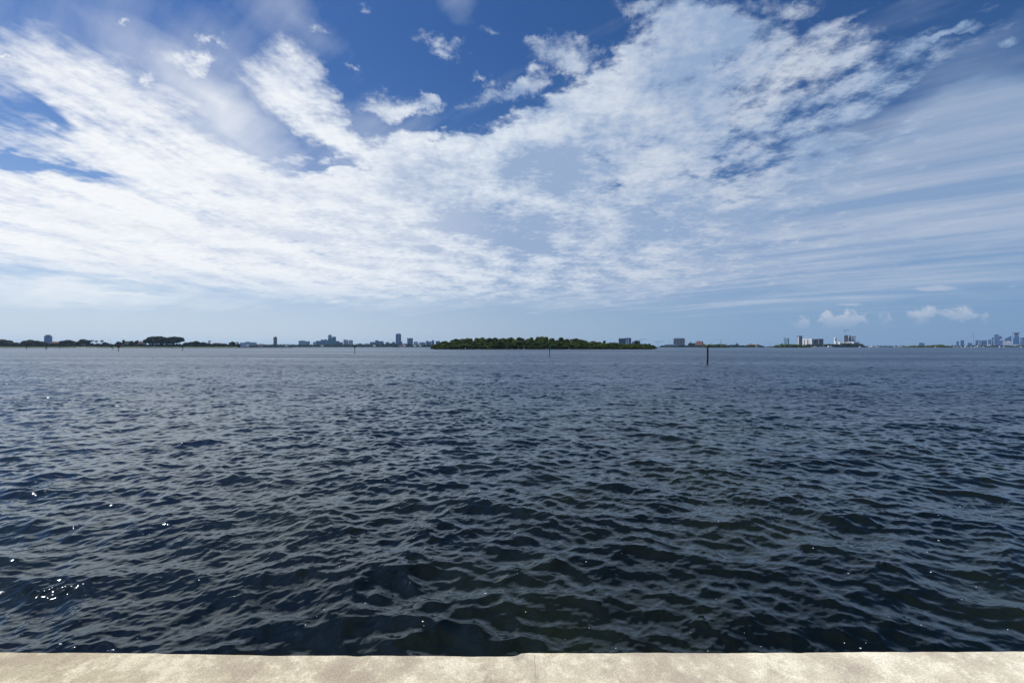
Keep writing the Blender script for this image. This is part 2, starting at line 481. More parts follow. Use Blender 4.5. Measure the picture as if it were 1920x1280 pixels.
def sample(patch, x, y):
    L, N, h, dx, dy = patch
    u = (x / L * N) % N; v = (y / L * N) % N
    i0 = np.floor(u).astype(np.int64); j0 = np.floor(v).astype(np.int64)
    fu = (u - i0).astype(np.float32); fv = (v - j0).astype(np.float32)
    i0 %= N; j0 %= N
    i1 = (i0 + 1) % N; j1 = (j0 + 1) % N
    res = []
    for f in (h, dx, dy):
        res.append((f[j0, i0] * (1 - fu) + f[j0, i1] * fu) * (1 - fv) + (f[j1, i0] * (1 - fu) + f[j1, i1] * fu) * fv)
    return res


WIND = R(-97)                       # the waves run towards the sea wall, a little across
MSS_A, MSS_B, MSS_C = 0.0110, 0.0250, 0.0150
PA1 = wave_patch(47.0, 2048, 0.8, 12.0, MSS_A * 0.45, WIND, 6, 2.8, 1)
PA2 = wave_patch(31.0, 1024, 0.8, 8.0, MSS_A * 0.55, WIND + R(20), 5, 1.4, 2)
PB = wave_patch(14.3, 1024, 0.20, 0.8, MSS_B, WIND - R(8), 4, 0.55, 3)
PC = wave_patch(4.1, 1024, 0.05, 0.20, MSS_C, WIND + R(10), 3.5, 0.3, 4)

ROT = R(31)
cR, sR = math.cos(ROT), math.sin(ROT)


def gust(x, y, f, seed):
    """slow variation of the chop: cat's paws and slicks"""
    g = np.random.default_rng(seed)
    s = np.zeros_like(x)
    for _ in range(14):
        q = f * 2 ** g.uniform(-1.3, 1.3); a = g.uniform(0, 6.28)
        s += np.sin(q * (x * math.cos(a) + y * math.sin(a)) + g.uniform(0, 6.28))
    return s / math.sqrt(7.0)


def displace(x, y, dr):
    """displacement of the water surface at (x, y) with mesh spacing DR; also the slope variance the mesh cannot carry"""
    def w(lmin, lc):
        t = np.clip((dr / lc - 0.24) / (0.90 - 0.24), 0, 1)
        return (1 - t * t * (3 - 2 * t)).astype(np.float32)
    wa, wb, wc = w(0.8, 1.5), w(0.20, 0.42), w(0.05, 0.11)
    gb = np.clip(1 + 0.12 * gust(x, y, 0.55, 21), 0.5, 1.5)
    gc = np.clip(1 + 0.18 * gust(x, y, 1.1, 22), 0.4, 1.6)
    Z = np.zeros_like(x); X = np.zeros_like(x); Y = np.zeros_like(x)
    for patch, wt, rot, chop in ((PA1, wa, 0, 1.15), (PA2, wa, 0, 1.15), (PB, wb * gb, 0, 1.0), (PC, wc * gc, 1, 0.5)):
        if rot:
            u, v = x * cR + y * sR, -x * sR + y * cR
            h, a, b = sample(patch, u, v)
            a, b = a * cR - b * sR, a * sR + b * cR
        else:
            h, a, b = sample(patch, x, y)
        Z += wt * h; X += chop * wt * a; Y += chop * wt * b
    lost = MSS_A * (1 - wa ** 2) + MSS_B * (1 - wb ** 2) + MSS_C * (1 - wc ** 2)
    return X, Y, Z, lost


rows = [2.15]
while rows[-1] < 60000:
    r = rows[-1]
    rows.append(r + (0.0027 * r + 0.004 if r < 160 else (0.0027 * r * (1 + ((r - 160) / 160) * 0.6) if r < 1500 else 0.12 * r)))
rows = np.array(rows)
ncol = 1500
tcol = np.linspace(-1.42, 1.42, ncol)
yy, tt = np.meshgrid(rows, tcol, indexing='ij')
xx = tt * (yy + 1.2)
drr = np.repeat(np.gradient(rows)[:, None], ncol, 1)
X, Y, Z, lost = displace(xx, yy, drr)
Y = np.where(yy + Y < 2.12, 2.12 - yy, Y)
verts = np.stack([xx + X, yy + Y, Z], -1).reshape(-1, 3)
nr = len(rows)
idx = np.arange(nr * ncol).reshape(nr, ncol)
quads = np.stack([idx[:-1, :-1], idx[:-1, 1:], idx[1:, 1:], idx[1:, :-1]], -1).reshape(-1, 4)
me = mesh_np("water", verts, quads, smooth=True)
at_ = me.attributes.new("lost_slope", 'FLOAT', 'POINT')
at_.data.foreach_set("value", lost.astype(np.float32).ravel())
print("water", verts.shape, "rows", nr)

wm, w = material("water")
geo = w.n("ShaderNodeTexCoord").outputs["Object"]
ls = w.n("ShaderNodeAttribute", attribute_name="lost_slope").outputs["Fac"]
lanes = w.noise(w.vm('MULTIPLY', geo, (0.0045, 0.030, 0)), 1.0, 4, 0.55)       # wind lanes and slicks lying across the bay
rough = w.m('POWER', w.m('ADD', w.m('MULTIPLY', w.m('MULTIPLY', ls, w.mapr(lanes, 0.38, 0.62, 0.25, 2.4)), 0.20), 0.00001), 0.25)
# the shallow bottom shows as dull green and brown patches close to the wall
deep = w.mapr(w.noise(geo, 0.35, 4, 0.55), 0.42, 0.66)
body = w.mix(deep, (0.0022, 0.0038, 0.0022), (0.0075, 0.0105, 0.0040))
# the bay deepens away from the wall: clear dark shallows, then blue water
away = w.mapr(w.sep(geo)[1], 4.0, 40.0, mode='SMOOTHSTEP')
body = w.mix(away, body, (0.0045, 0.0145, 0.0300))
# faintly blue-green mirror (reflectance 2 % face on, rising to 1 at grazing) over the scattering of the water itself
gl = w.n("ShaderNodeBsdfMetallic", fresnel_type='F82', distribution='GGX')
gl.inputs["Base Color"].default_value = (0.0170, 0.0200, 0.0225, 1)
gl.inputs["Edge Tint"].default_value = (0.905, 0.955, 1.0, 1)
w.put(gl.inputs["Roughness"], rough)
df = w.n("ShaderNodeBsdfDiffuse")
w.put(df.inputs["Color"], body)
ad = w.n("ShaderNodeAddShader")
w.t.links.new(gl.outputs[0], ad.inputs[0]); w.t.links.new(df.outputs[0], ad.inputs[1])
wo = w.n("ShaderNodeOutputMaterial")
w.t.links.new(ad.outputs[0], wo.inputs[0])
me.materials.append(wm)
water = link("water", me)
tag(water, kind="structure")
# ------------------------------------------------------------------ the concrete sea wall in front
m, n = material("weathered_concrete")
tc = n.n("ShaderNodeTexCoord").outputs["Object"]
mp = n.n("ShaderNodeMapping", vector_type='TEXTURE'); n.put(mp.inputs[0], tc)
big = n.noise(tc, 2.6, 9, 0.66)
mid = n.noise(n.vm('ADD', tc, (3.1, 7.7, 1.2)), 13, 9, 0.74)
fine = n.noise(tc, 120, 6, 0.8)
grit = n.noise(n.vm('MULTIPLY', tc, (1, 1, 1)), 480, 2, 0.6)
xs = n.sep(tc)[0]
side = n.mapr(xs, -2.4, 2.2)
base = n.mix(side, (0.56, 0.49, 0.33), (0.76, 0.69, 0.52))
pale = n.mix(side, (0.80, 0.715, 0.51), (0.95, 0.89, 0.70))
grey = n.mix(side, (0.46, 0.375, 0.27), (0.55, 0.48, 0.38))
c = n.mix(n.mapr(big, 0.36, 0.54, mode='SMOOTHSTEP'), grey, base)
c = n.mix(n.mapr(n.m('ADD', mid, n.m('MULTIPLY', n.m('SUBTRACT', big, 0.5), 0.9)), 0.50, 0.66), c, pale)
c = n.mix(n.mapr(fine, 0.40, 0.72), n.vm('MULTIPLY', c, (0.68, 0.665, 0.63)), n.vm('MULTIPLY', c, (1.22, 1.22, 1.21)))
stain = n.mapr(n.noise(n.vm('ADD', n.vm('MULTIPLY', tc, (1.0, 0.6, 1)), (6, 1, 3)), 3.4, 9, 0.7), 0.56, 0.68, mode='SMOOTHSTEP')
c = n.mix(n.m('MULTIPLY', stain, 0.75), c, n.mix(side, (0.30, 0.245, 0.165), (0.40, 0.36, 0.29)))
spk = n.mapr(n.noise(n.vm('ADD', tc, (9, 4, 2)), 70, 3, 0.6), 0.68, 0.74)
c = n.mix(n.m('MULTIPLY', spk, 0.6), c, (0.72, 0.68, 0.60))
pits = n.mapr(n.noise(n.vm('ADD', tc, (2, 5, 7)), 95, 4, 0.7), 0.66, 0.76)
c = n.mix(n.m('MULTIPLY', pits, 0.55), c, (0.11, 0.095, 0.07))
bm = n.n("ShaderNodeBump")
bm.inputs["Strength"].default_value = 0.8
bm.inputs["Distance"].default_value = 0.004
n.put(bm.inputs["Height"], n.m('ADD', n.m('ADD', n.m('MULTIPLY', fine, 0.7), n.m('MULTIPLY', grit, 0.3)), n.m('ADD', mid, n.m('MULTIPLY', pits, -0.5))))
principled(n, c, 0.88, 0.25, bm.outputs[0])
CONC = m

TOP = 1.0


def slab(name, x0, x1, edge, label):
    """one poured length of the wall: a broad cap with a worn front arris, running down into the water"""
    g = np.random.default_rng(int((x0 + 50) * 7))
    n_ = 420
    xs_ = np.linspace(x0, x1, n_)
    wob = np.zeros(n_)
    for q in range(26):
        f = 2 ** (q * 0.33)
        wob += np.sin(xs_ * f * 1.3 + g.uniform(0, 6.28)) * 0.0055 / f ** 0.62 * g.uniform(0.3, 1)
    chip = np.convolve((g.random(n_) > 0.975) * g.random(n_), np.array([.2, .6, 1, .6, .2]), 'same')
    e = edge(xs_)
    prof = [(-2.6, 0.0), (-1.2, 0.0), (-0.55, 0.0), (-0.22, 0.0), (-0.05, 0.0), (-0.014, -0.001), (-0.004, -0.005), (0.0, -0.014), (0.0, -0.20), (-0.01, -0.5), (-0.01, -1.9)]
    vs = np.zeros((n_, len(prof), 3))
    for j, (py_, pz_) in enumerate(prof):
        k = 1.0 if j >= 4 else (0.3 if j == 3 else 0.0)
        vs[:, j, 0] = xs_
        vs[:, j, 1] = (e if j > 1 else e.mean()) + py_ + k * (wob * 0.7 - chip * 0.0035 * (1 if 4 < j < 9 else 0.3))
        vs[:, j, 2] = TOP + pz_ + (wob * 0.35 if j < 5 else 0) - (chip * 0.0025 if 4 <= j <= 7 else 0)
    m_ = len(prof)
    ii = np.arange(n_ * m_).reshape(n_, m_)
    q = np.stack([ii[:-1, :-1], ii[1:, :-1], ii[1:, 1:], ii[:-1, 1:]], -1).reshape(-1, 4)
    vv = vs.reshape(-1, 3)
    # end faces
    lo = vs[:, :, :].copy(); lo[:, :, 2] = TOP - 1.9
    vv2 = np.concatenate([vv, lo.reshape(-1, 3)[[0]], lo.reshape(-1, 3)[[-m_]]])
    ends = []
    for base_i, o in ((0, len(vv)), ((n_ - 1) * m_, len(vv) + 1)):
        for j in range(m_ - 2):
            ends.append((base_i + j, base_i + j + 1, o, o))
    me = bpy.data.meshes.new(name)
    faces = [tuple(f) for f in q.tolist()] + [tuple(dict.fromkeys(f)) for f in ends]
    me.from_pydata(vv2.tolist(), [], faces)
    me.materials.append(CONC)
    for p in me.polygons: p.use_smooth = False
    me.update()
    o = link(name, me)
    tag(o, label, "sea wall", "poured lengths of the concrete sea wall")
    return o


DEPTH = lambda py: (CAM_H - TOP) / ((py - HORIZON) / FPX)
xa = -9.0
slab("sea_wall", -9.0, 0.1147, lambda x: np.interp(x, [-9, -2.69, -0.9, 0.02, 0.05, 0.2], [DEPTH(1216), DEPTH(1220.5), DEPTH(1225), DEPTH(1225.3), DEPTH(1220), DEPTH(1219.2)]),
     "tan concrete sea wall length, duller and stained, stepped back where it meets the brighter one")
slab("sea_wall", 0.1158, 9.0, lambda x: np.interp(x, [0.1, 0.6, 1.2, 2.69, 9], [DEPTH(1219.5), DEPTH(1220), DEPTH(1221.3), DEPTH(1218.6), DEPTH(1212)]),
     "pale cream concrete sea wall length, sun bleached, with grey blotches near its middle")
# ------------------------------------------------------------------ vegetation
def foliage(name, dark, mid, lite):
    m, n = material(name)
    tc = n.n("ShaderNodeTexCoord").outputs["Object"]
    rnd = n.n("ShaderNodeObjectInfo").outputs["Random"]
    a = n.noise(n.vm('ADD', tc, n.comb(n.m('MULTIPLY', rnd, 37.0), 0.0, 0.0)), 5.0, 4, 0.6)
    f = n.m('ADD', n.m('MULTIPLY', a, 0.75), n.m('MULTIPLY', rnd, 0.45))
    c = n.ramp(f, [(0.28, dark), (0.55, mid), (0.86, lite)])
    principled(n, c, 0.75, 0.15)
    return m


M_MANG = foliage("mangrove_leaves", (0.022, 0.034, 0.006), (0.052, 0.082, 0.011), (0.120, 0.152, 0.022))
M_LEAF = foliage("broadleaf", (0.010, 0.017, 0.008), (0.020, 0.031, 0.012), (0.038, 0.050, 0.016))
M_PALM = foliage("palm_leaves", (0.012, 0.020, 0.010), (0.022, 0.034, 0.014), (0.040, 0.052, 0.020))
M_FAR = foliage("distant_leaves", (0.012, 0.022, 0.012), (0.024, 0.038, 0.018), (0.045, 0.060, 0.022))
M_BARK = plain("bark", (0.10, 0.075, 0.05), 0.9, 0.3, 3)
M_PBARK = plain("palm_bark", (0.16, 0.14, 0.11), 0.9, 0.3, 3)

ICO = None


def ico():
    global ICO
    if ICO is None:
        import bmesh
        b = bmesh.new(); bmesh.ops.create_icosphere(b, subdivisions=2, radius=1)
        b.verts.ensure_lookup_table()
        ICO = (np.array([v.co[:] for v in b.verts]), np.array([[v.index for v in f.verts] for f in b.faces]))
        b.free()
    return ICO


def crown_arrays(lobes, leaf, per, g, flat=0.75):
    """leaf clumps all over a set of lobes (x, y, z, radius) with a dense core inside each"""
    iv, it = ico()
    V, F = [], []
    nv = 0
    for (x, y, z, r) in lobes:
        jit = 1 + 0.22 * (g.random(len(iv)) - 0.5)
        v = iv * (r * 0.84) * jit[:, None] * np.array([1, 1, flat]) + (x, y, z)
        V.append(v); F.append(np.concatenate([it, it[:, 2:3]], 1) + nv); nv += len(v)
        n = int(per * (0.6 + r))
        d = g.normal(size=(n, 3)); d[:, 2] = np.abs(d[:, 2]) * 0.9 - 0.25
        d /= np.linalg.norm(d, axis=1)[:, None]
        c = d * (r * (0.86 + 0.26 * g.random(n)))[:, None] * np.array([1, 1, flat]) + (x, y, z)
        nrm = d + 0.9 * g.normal(size=(n, 3)); nrm /= np.linalg.norm(nrm, axis=1)[:, None]
        u = np.cross(nrm, g.normal(size=(n, 3))); u /= np.linalg.norm(u, axis=1)[:, None]
        w = np.cross(nrm, u)
        s = (leaf * (0.55 + 0.9 * g.random(n)))[:, None]
        q = np.stack([c - u * s - w * s * .6, c + u * s - w * s * .7, c + u * s * .8 + w * s * .7, c - u * s * .7 + w * s * .6], 1)
        V.append(q.reshape(-1, 3)); F.append(np.arange(n * 4).reshape(n, 4) + nv); nv += n * 4
    V = np.concatenate(V); F = np.concatenate(F)
    return V, F


def mesh_mixed(name, V, F, mat):
    me = bpy.data.meshes.new(name)
    fl = F.tolist()
    me.from_pydata(V.tolist(), [], [f[:3] if f[2] == f[3] else f for f in fl])
    me.materials.append(mat)
    me.update()
    return me


def tree_proto(kind, seed):
    """unit-height tree: crown mesh and trunk mesh"""
    g = np.random.default_rng(seed)
    lobes = []
    if kind == 'mangrove':
        for i in range(26):
            a, q = g.uniform(0, 6.28), math.sqrt(g.random()) * 0.44
            z = 0.12 + (0.70 - 1.5 * q * q) * g.random() ** 0.7
            lobes.append((q * math.cos(a), q * math.sin(a), max(0.1, z), g.uniform(0.12, 0.20)))
        lobes.append((g.uniform(-.15, .15), g.uniform(-.15, .15), 0.76, 0.19)); lobes.append((g.uniform(-.25, .25), g.uniform(-.2, .2), 0.72, 0.18))
        mat, leaf, per, flat, tr = M_MANG, 0.030, 190, 0.85, 0.03
    elif kind == 'spread':                       # wide dome on several limbs
        for i in range(34):
            a, q = g.uniform(0, 6.28), math.sqrt(g.random()) * 0.78
            z = 0.84 - 0.45 * q * q - 0.46 * g.random() * (1 - q * 0.5)
            lobes.append((q * math.cos(a), q * math.sin(a), z, g.uniform(0.14, 0.22)))
        mat, leaf, per, flat, tr = M_LEAF, 0.028, 220, 0.75, 0.05
    elif kind == 'round':
        for i in range(16):
            a, q = g.uniform(0, 6.28), math.sqrt(g.random()) * 0.36
            z = 0.34 + 0.48 * g.random() * (1 - q)
            lobes.append((q * math.cos(a), q * math.sin(a), z, g.uniform(0.16, 0.23)))
        lobes.append((0, 0, 0.80, 0.19))
        mat, leaf, per, flat, tr = M_LEAF, 0.034, 190, 0.85, 0.035
    else:                                        # tall: narrow ragged crown
        for i in range(12):
            a, q = g.uniform(0, 6.28), math.sqrt(g.random()) * 0.16
            lobes.append((q * math.cos(a), q * math.sin(a), 0.36 + 0.5 * i / 11, g.uniform(0.09, 0.15)))
        mat, leaf, per, flat, tr = M_LEAF, 0.03, 200, 0.9, 0.025
    V, F = crown_arrays(lobes, leaf, per, g, flat)
    V[:, 2] *= 1.0 / V[:, 2].max()
    crown = mesh_mixed("crown", V, F, mat)
    t = MB()
    t.tube((0, 0, -0.03), (0.01, 0, 0.34), tr, tr * 0.7, 7)
    for i in range(5):
        a = i * 1.256 + g.uniform(-.3, .3); q = 0.16 if kind != 'spread' else 0.5
        t.tube((0.01, 0, 0.26), (q * math.cos(a), q * math.sin(a), 0.55), tr * 0.55, tr * 0.25, 5)
    if kind == 'mangrove':
        for i in range(7):
            a = i * 0.9; t.tube((0.0, 0, 0.12), (0.16 * math.cos(a), 0.16 * math.sin(a), -0.03), 0.010, 0.008, 4)
    tm = bpy.data.meshes.new("trunk")
    tm.from_pydata(t.v, [], t.f); tm.materials.append(M_BARK); tm.update()
    return crown, tm


PROTO = {}


def tree(kind, label, px, ytop, d, wpx=None, zbase=0.4, group=None, name=None, cat="tree", seed=None):
    """one tree: its own empty with crown and trunk; width WPX photo pixels"""
    rnd = random.Random((px * 31 + ytop * 7 + d) if seed is None else seed)
    v = rnd.randrange(3)
    if (kind, v) not in PROTO: PROTO[kind, v] = tree_proto(kind, hash((len(kind), v)) % 9999)
    crown, tm = PROTO[kind, v]
    p = at(px, d, zbase)
    h = max(1.5, height(ytop, d) - zbase)
    e = empty(name or {'mangrove': 'mangrove_tree', 'spread': 'spreading_tree', 'round': 'broadleaf_tree', 'tall': 'slender_tree'}[kind], p, rnd.uniform(0, 6.28))
    hw = {'mangrove': .52, 'spread': .95, 'round': .52, 'tall': .28}[kind]
    s = h if wpx is None else (wpx / FPX * d / 2) / hw
    e.scale = (s, s, h)
    tag(e, label, cat, group)
    link("crown", crown, e)
    link("trunk", tm, e)
    return e


def palm_proto(seed):
    g = random.Random(seed)
    t = MB()
    pts = [(0.02 * math.sin(i * .5 + seed), 0.012 * i * (0.5 - g.random()), i / 8 * 0.84) for i in range(9)]
    for a, b in zip(pts, pts[1:]): t.tube(a, b, 0.020, 0.018, 6)
    tm = bpy.data.meshes.new("trunk"); tm.from_pydata(t.v, [], t.f); tm.materials.append(M_PBARK); tm.update()
    f = MB()
    top = Vector(pts[-1])
    for i in range(22):
        a = g.uniform(0, 6.28); up = g.uniform(-0.25, 1.0); L = g.uniform(0.20, 0.27)
        prev = None
        for k in range(6):
            s = k / 5
            r = L * s * math.cos(up * 0.9)
            z = L * (math.sin(up * 0.9) * s - 0.75 * s * s * (1.1 - 0.4 * up))
            c = top + Vector((r * math.cos(a), r * math.sin(a), z + 0.05))
            wv = Vector((-math.sin(a), math.cos(a), 0)) * (0.034 * math.sin(math.pi * min(1, s * 0.85 + 0.12)) + 0.004)
            dr_ = Vector((0, 0, -abs(wv.length) * 0.9))
            cur = (c - wv + dr_, c + Vector((0, 0, 0.004)), c + wv + dr_)
            if prev:
                f.add([*prev, *cur], [(0, 1, 4, 3), (1, 2, 5, 4)])
            prev = cur
    fm = bpy.data.meshes.new("crown"); fm.from_pydata(f.v, [], f.f); fm.materials.append(M_PALM); fm.update()
    return fm, tm


def palm(label, px, ytop, d, zbase=1.0, group=None, name="palm_tree"):
    v = int(px * 3) % 3
    if ('palm', v) not in PROTO: PROTO['palm', v] = palm_proto(v + 3)
    fm, tm = PROTO['palm', v]
    e = empty(name, at(px, d, zbase), px)
    s = height(ytop, d) - zbase
    e.scale = (s, s, s)
    tag(e, label, "palm", group)
    link("crown", fm, e); link("trunk", tm, e)
    return e


def thicket(name, prof, d, depth, leaf, label, mat, zbase=0.3, step=2.2, lob=(2.2, 3.6), seed=1, per=26):
    """far-off low wood that reads as one mass; PROF = (photo column, top row) pairs"""
    g = np.random.default_rng(seed)
    px = np.array([p[0] for p in prof], float); py = np.array([p[1] for p in prof], float)
    lobes = []
    x = px[0]
    while x < px[-1]:
        top = np.interp(x, px, py)
        for k in range(2):
            dd = d + depth * g.random()
            h = height(top + g.uniform(-0.5, 1.0) + (1.6 * k), d)
            r = g.uniform(*lob) / 2 / FPX * d
            z = h - r * 0.8
            p = at(x + g.uniform(-1, 1), dd)
            while z > zbase - r * 0.3:
                lobes.append((p.x + g.uniform(-.3, .3) * r, p.y + g.uniform(-.3, .3) * r, z, r * g.uniform(0.8, 1.15)))
                z -= r * 1.1
        x += step * g.uniform(0.6, 1.3)
    iv = len(lobes)
    o = Vector((at((px[0] + px[-1]) / 2, d)))
    L = [((a - o.x), (b - o.y), c, r) for a, b, c, r in lobes]
    # leaf size and count relative to the lobe
    V, F = crown_arrays([(a / 10, b / 10, c / 10, r / 10) for a, b, c, r in L], leaf / 10, per, g, 0.85)
    ob = link(name, mesh_mixed(name, V * 10, F, mat), None, o)
    tag(ob, label, None, None, "stuff")
    return ob
# ------------------------------------------------------------------ land
M_SOIL = plain("shore_soil", (0.10, 0.095, 0.07), 0.95, 0.25, 0.2)
M_LAWN = plain("lawn_grass", (0.055, 0.080, 0.022), 0.95, 0.25, 0.15)
M_ROCK = plain("seawall_stone", (0.07, 0.065, 0.055), 0.95, 0.3, 0.4)


def land(name, x0, x1, d, depth, z, mat, kind="structure", seed=0, edge=4.0):
    g = random.Random(seed + int(x0))
    n = 60
    front = [at(x0 + (x1 - x0) * i / n, d) for i in range(n + 1)]
    pts = [(p.x, p.y + edge * (g.random() - .5) + (depth * 0.30 if i in (0, n) else 0)) for i, p in enumerate(front)]
    back = [(at(x1 + (1 if x1 > 960 else 0), d).x * (1 + depth / d), d + depth), (at(x0, d).x * (1 + depth / d), d + depth)]
    m = MB()
    m.prism(pts + back, -1.0, z)
    o = m.build(name, mat)
    tag(o, kind=kind)
    return o


land("shore", -260, 452, 1100, 900, 1.1, M_ROCK, seed=1)
g_ = random.Random(2)
fr = [at(-250 + 696 * i / 60, 1103 + g_.uniform(-1, 1)) for i in range(61)]
m = MB()
n61 = len(fr)
m.add([(p.x, p.y, 1.05 + g_.uniform(-.1, .1)) for p in fr] + [(p.x * 1.022, 1127.0, 3.1 + g_.uniform(-.5, .3)) for p in fr] + [(p.x * 1.25, 1500.0, 3.4) for p in fr],
      [(k * n61 + i, k * n61 + i + 1, (k + 1) * n61 + i + 1, (k + 1) * n61 + i) for k in range(2) for i in range(n61 - 1)])
tag(m.build("lawn", M_LAWN), kind="structure")
land("mainland", 420, 1000, 3000, 1500, 2.0, M_SOIL, seed=3)
land("island", 814, 1228, 452, 120, 0.35, M_SOIL, seed=4, edge=3)
land("mainland", 1150, 1452, 2500, 900, 1.8, M_SOIL, seed=5)
land("islet", 1316, 1367, 1500, 60, 0.5, M_SOIL, seed=6)
land("islet", 1449, 1516, 1500, 80, 0.5, M_SOIL, seed=7)
land("shore", 1505, 1622, 2300, 500, 1.5, M_SOIL, seed=8)
land("mainland", 1430, 2300, 5600, 2500, 3.0, M_SOIL, seed=9)
land("islet", 1694, 1784, 1900, 90, 0.5, M_SOIL, seed=10)
land("shore", 1780, 2200, 3600, 700, 1.6, M_SOIL, seed=11)

# ------------------------------------------------------------------ facades
def facade(name, wall, glass, fh=3.4, bay=4.0, open_z=0.55, open_x=0.7, rough=0.35):
    """storeys and window bays, seen from afar"""
    m, n = material(name)
    tc = n.n("ShaderNodeTexCoord").outputs["Object"]
    x, y, z = n.sep(tc)[:3]
    geo_n = n.n("ShaderNodeNewGeometry").outputs["Normal"]
    fz = n.m('LESS_THAN', n.m('FRACT', n.m('DIVIDE', z, fh)), open_z)
    fx = n.m('LESS_THAN', n.m('FRACT', n.m('DIVIDE', n.m('ADD', n.m('ADD', x, y), 500.0), bay)), open_x)
    up = n.m('LESS_THAN', n.m('ABSOLUTE', n.sep(geo_n)[2]), 0.5)
    win = n.m('MULTIPLY', n.m('MULTIPLY', fz, fx), up)
    dirt = n.noise(tc, 0.08, 4, 0.6)
    wc = n.mix(dirt, tuple(c * 0.85 for c in wall), tuple(min(1, c * 1.1) for c in wall))
    cell = n.n("ShaderNodeTexWhiteNoise", noise_dimensions='3D')
    n.put(cell.inputs[0], n.vm('FLOOR', n.vm('DIVIDE', n.vm('ADD', tc, (500, 500, 0)), (bay, bay, fh))))
    gc = n.mix(cell.outputs[0], tuple(c * 0.6 for c in glass), tuple(min(1, c * 1.35) for c in glass))
    principled(n, n.mix(win, wc, gc), n.mapr(win, 0, 1, 0.8, rough), 0.4)
    return m


F_BLUE = facade("blue_grey_facade", (0.27, 0.36, 0.52), (0.11, 0.16, 0.28))
F_TEAL = facade("teal_glass_facade", (0.24, 0.38, 0.46), (0.10, 0.20, 0.27), open_x=0.85)
F_PALE = facade("pale_facade", (0.62, 0.66, 0.70), (0.22, 0.28, 0.36))
F_WHITE = facade("white_facade", (0.88, 0.87, 0.84), (0.30, 0.30, 0.32), open_x=0.4)
F_WHITEP = facade("white_panel_facade", (0.86, 0.85, 0.82), (0.55, 0.55, 0.56), open_x=0.3)
F_DARK = facade("dark_facade", (0.085, 0.085, 0.10), (0.030, 0.033, 0.045))
F_BROWN = facade("dark_brown_facade", (0.13, 0.10, 0.10), (0.05, 0.045, 0.055), open_z=0.45)
F_BRICK = facade("brick_facade", (0.34, 0.16, 0.10), (0.10, 0.07, 0.06), open_z=0.4, open_x=0.5)
F_NAVY = facade("navy_glass_facade", (0.050, 0.065, 0.11), (0.022, 0.030, 0.060), open_x=0.85)
F_GLASS = facade("deep_blue_glass_facade", (0.05, 0.13, 0.30), (0.025, 0.075, 0.20), fh=4, open_x=0.88)
F_GLASS2 = facade("grey_blue_glass_facade", (0.10, 0.19, 0.40), (0.045, 0.095, 0.24), fh=4, open_x=0.8)
F_TAN = facade("tan_facade", (0.50, 0.36, 0.20), (0.14, 0.10, 0.07), open_z=0.5, open_x=0.8)
F_PINK = facade("mauve_facade", (0.30, 0.25, 0.28), (0.12, 0.11, 0.14))
F_RED = facade("red_facade", (0.42, 0.10, 0.06), (0.12, 0.05, 0.04), open_z=0.4, open_x=0.5)
M_WHITE = plain("white_paint", (0.80, 0.80, 0.78), 0.6, 0.08, 0.3)
M_LGREY = plain("light_grey_concrete", (0.46, 0.48, 0.50), 0.8, 0.12, 0.2)
M_DGREY = plain("dark_grey_concrete", (0.10, 0.11, 0.13), 0.8, 0.15, 0.2)
M_CAP = plain("navy_cladding", (0.04, 0.06, 0.10), 0.5, 0.15, 0.2)
M_TILE = plain("terracotta_tile", (0.30, 0.10, 0.06), 0.85, 0.2, 0.5)
M_BTILE = plain("brown_tile", (0.16, 0.085, 0.075), 0.85, 0.2, 0.5)
M_STUCCO = plain("cream_stucco", (0.62, 0.55, 0.45), 0.85, 0.1, 0.4)
M_STEEL = plain("crane_steel", (0.20, 0.19, 0.17), 0.6, 0.15, 1.0)
M_ORANGE = plain("orange_paint", (0.45, 0.14, 0.05), 0.6, 0.15, 1.0)
M_GLASSW = plain("window_glass", (0.03, 0.04, 0.06), 0.15, 0.2, 0.3, 0.5)


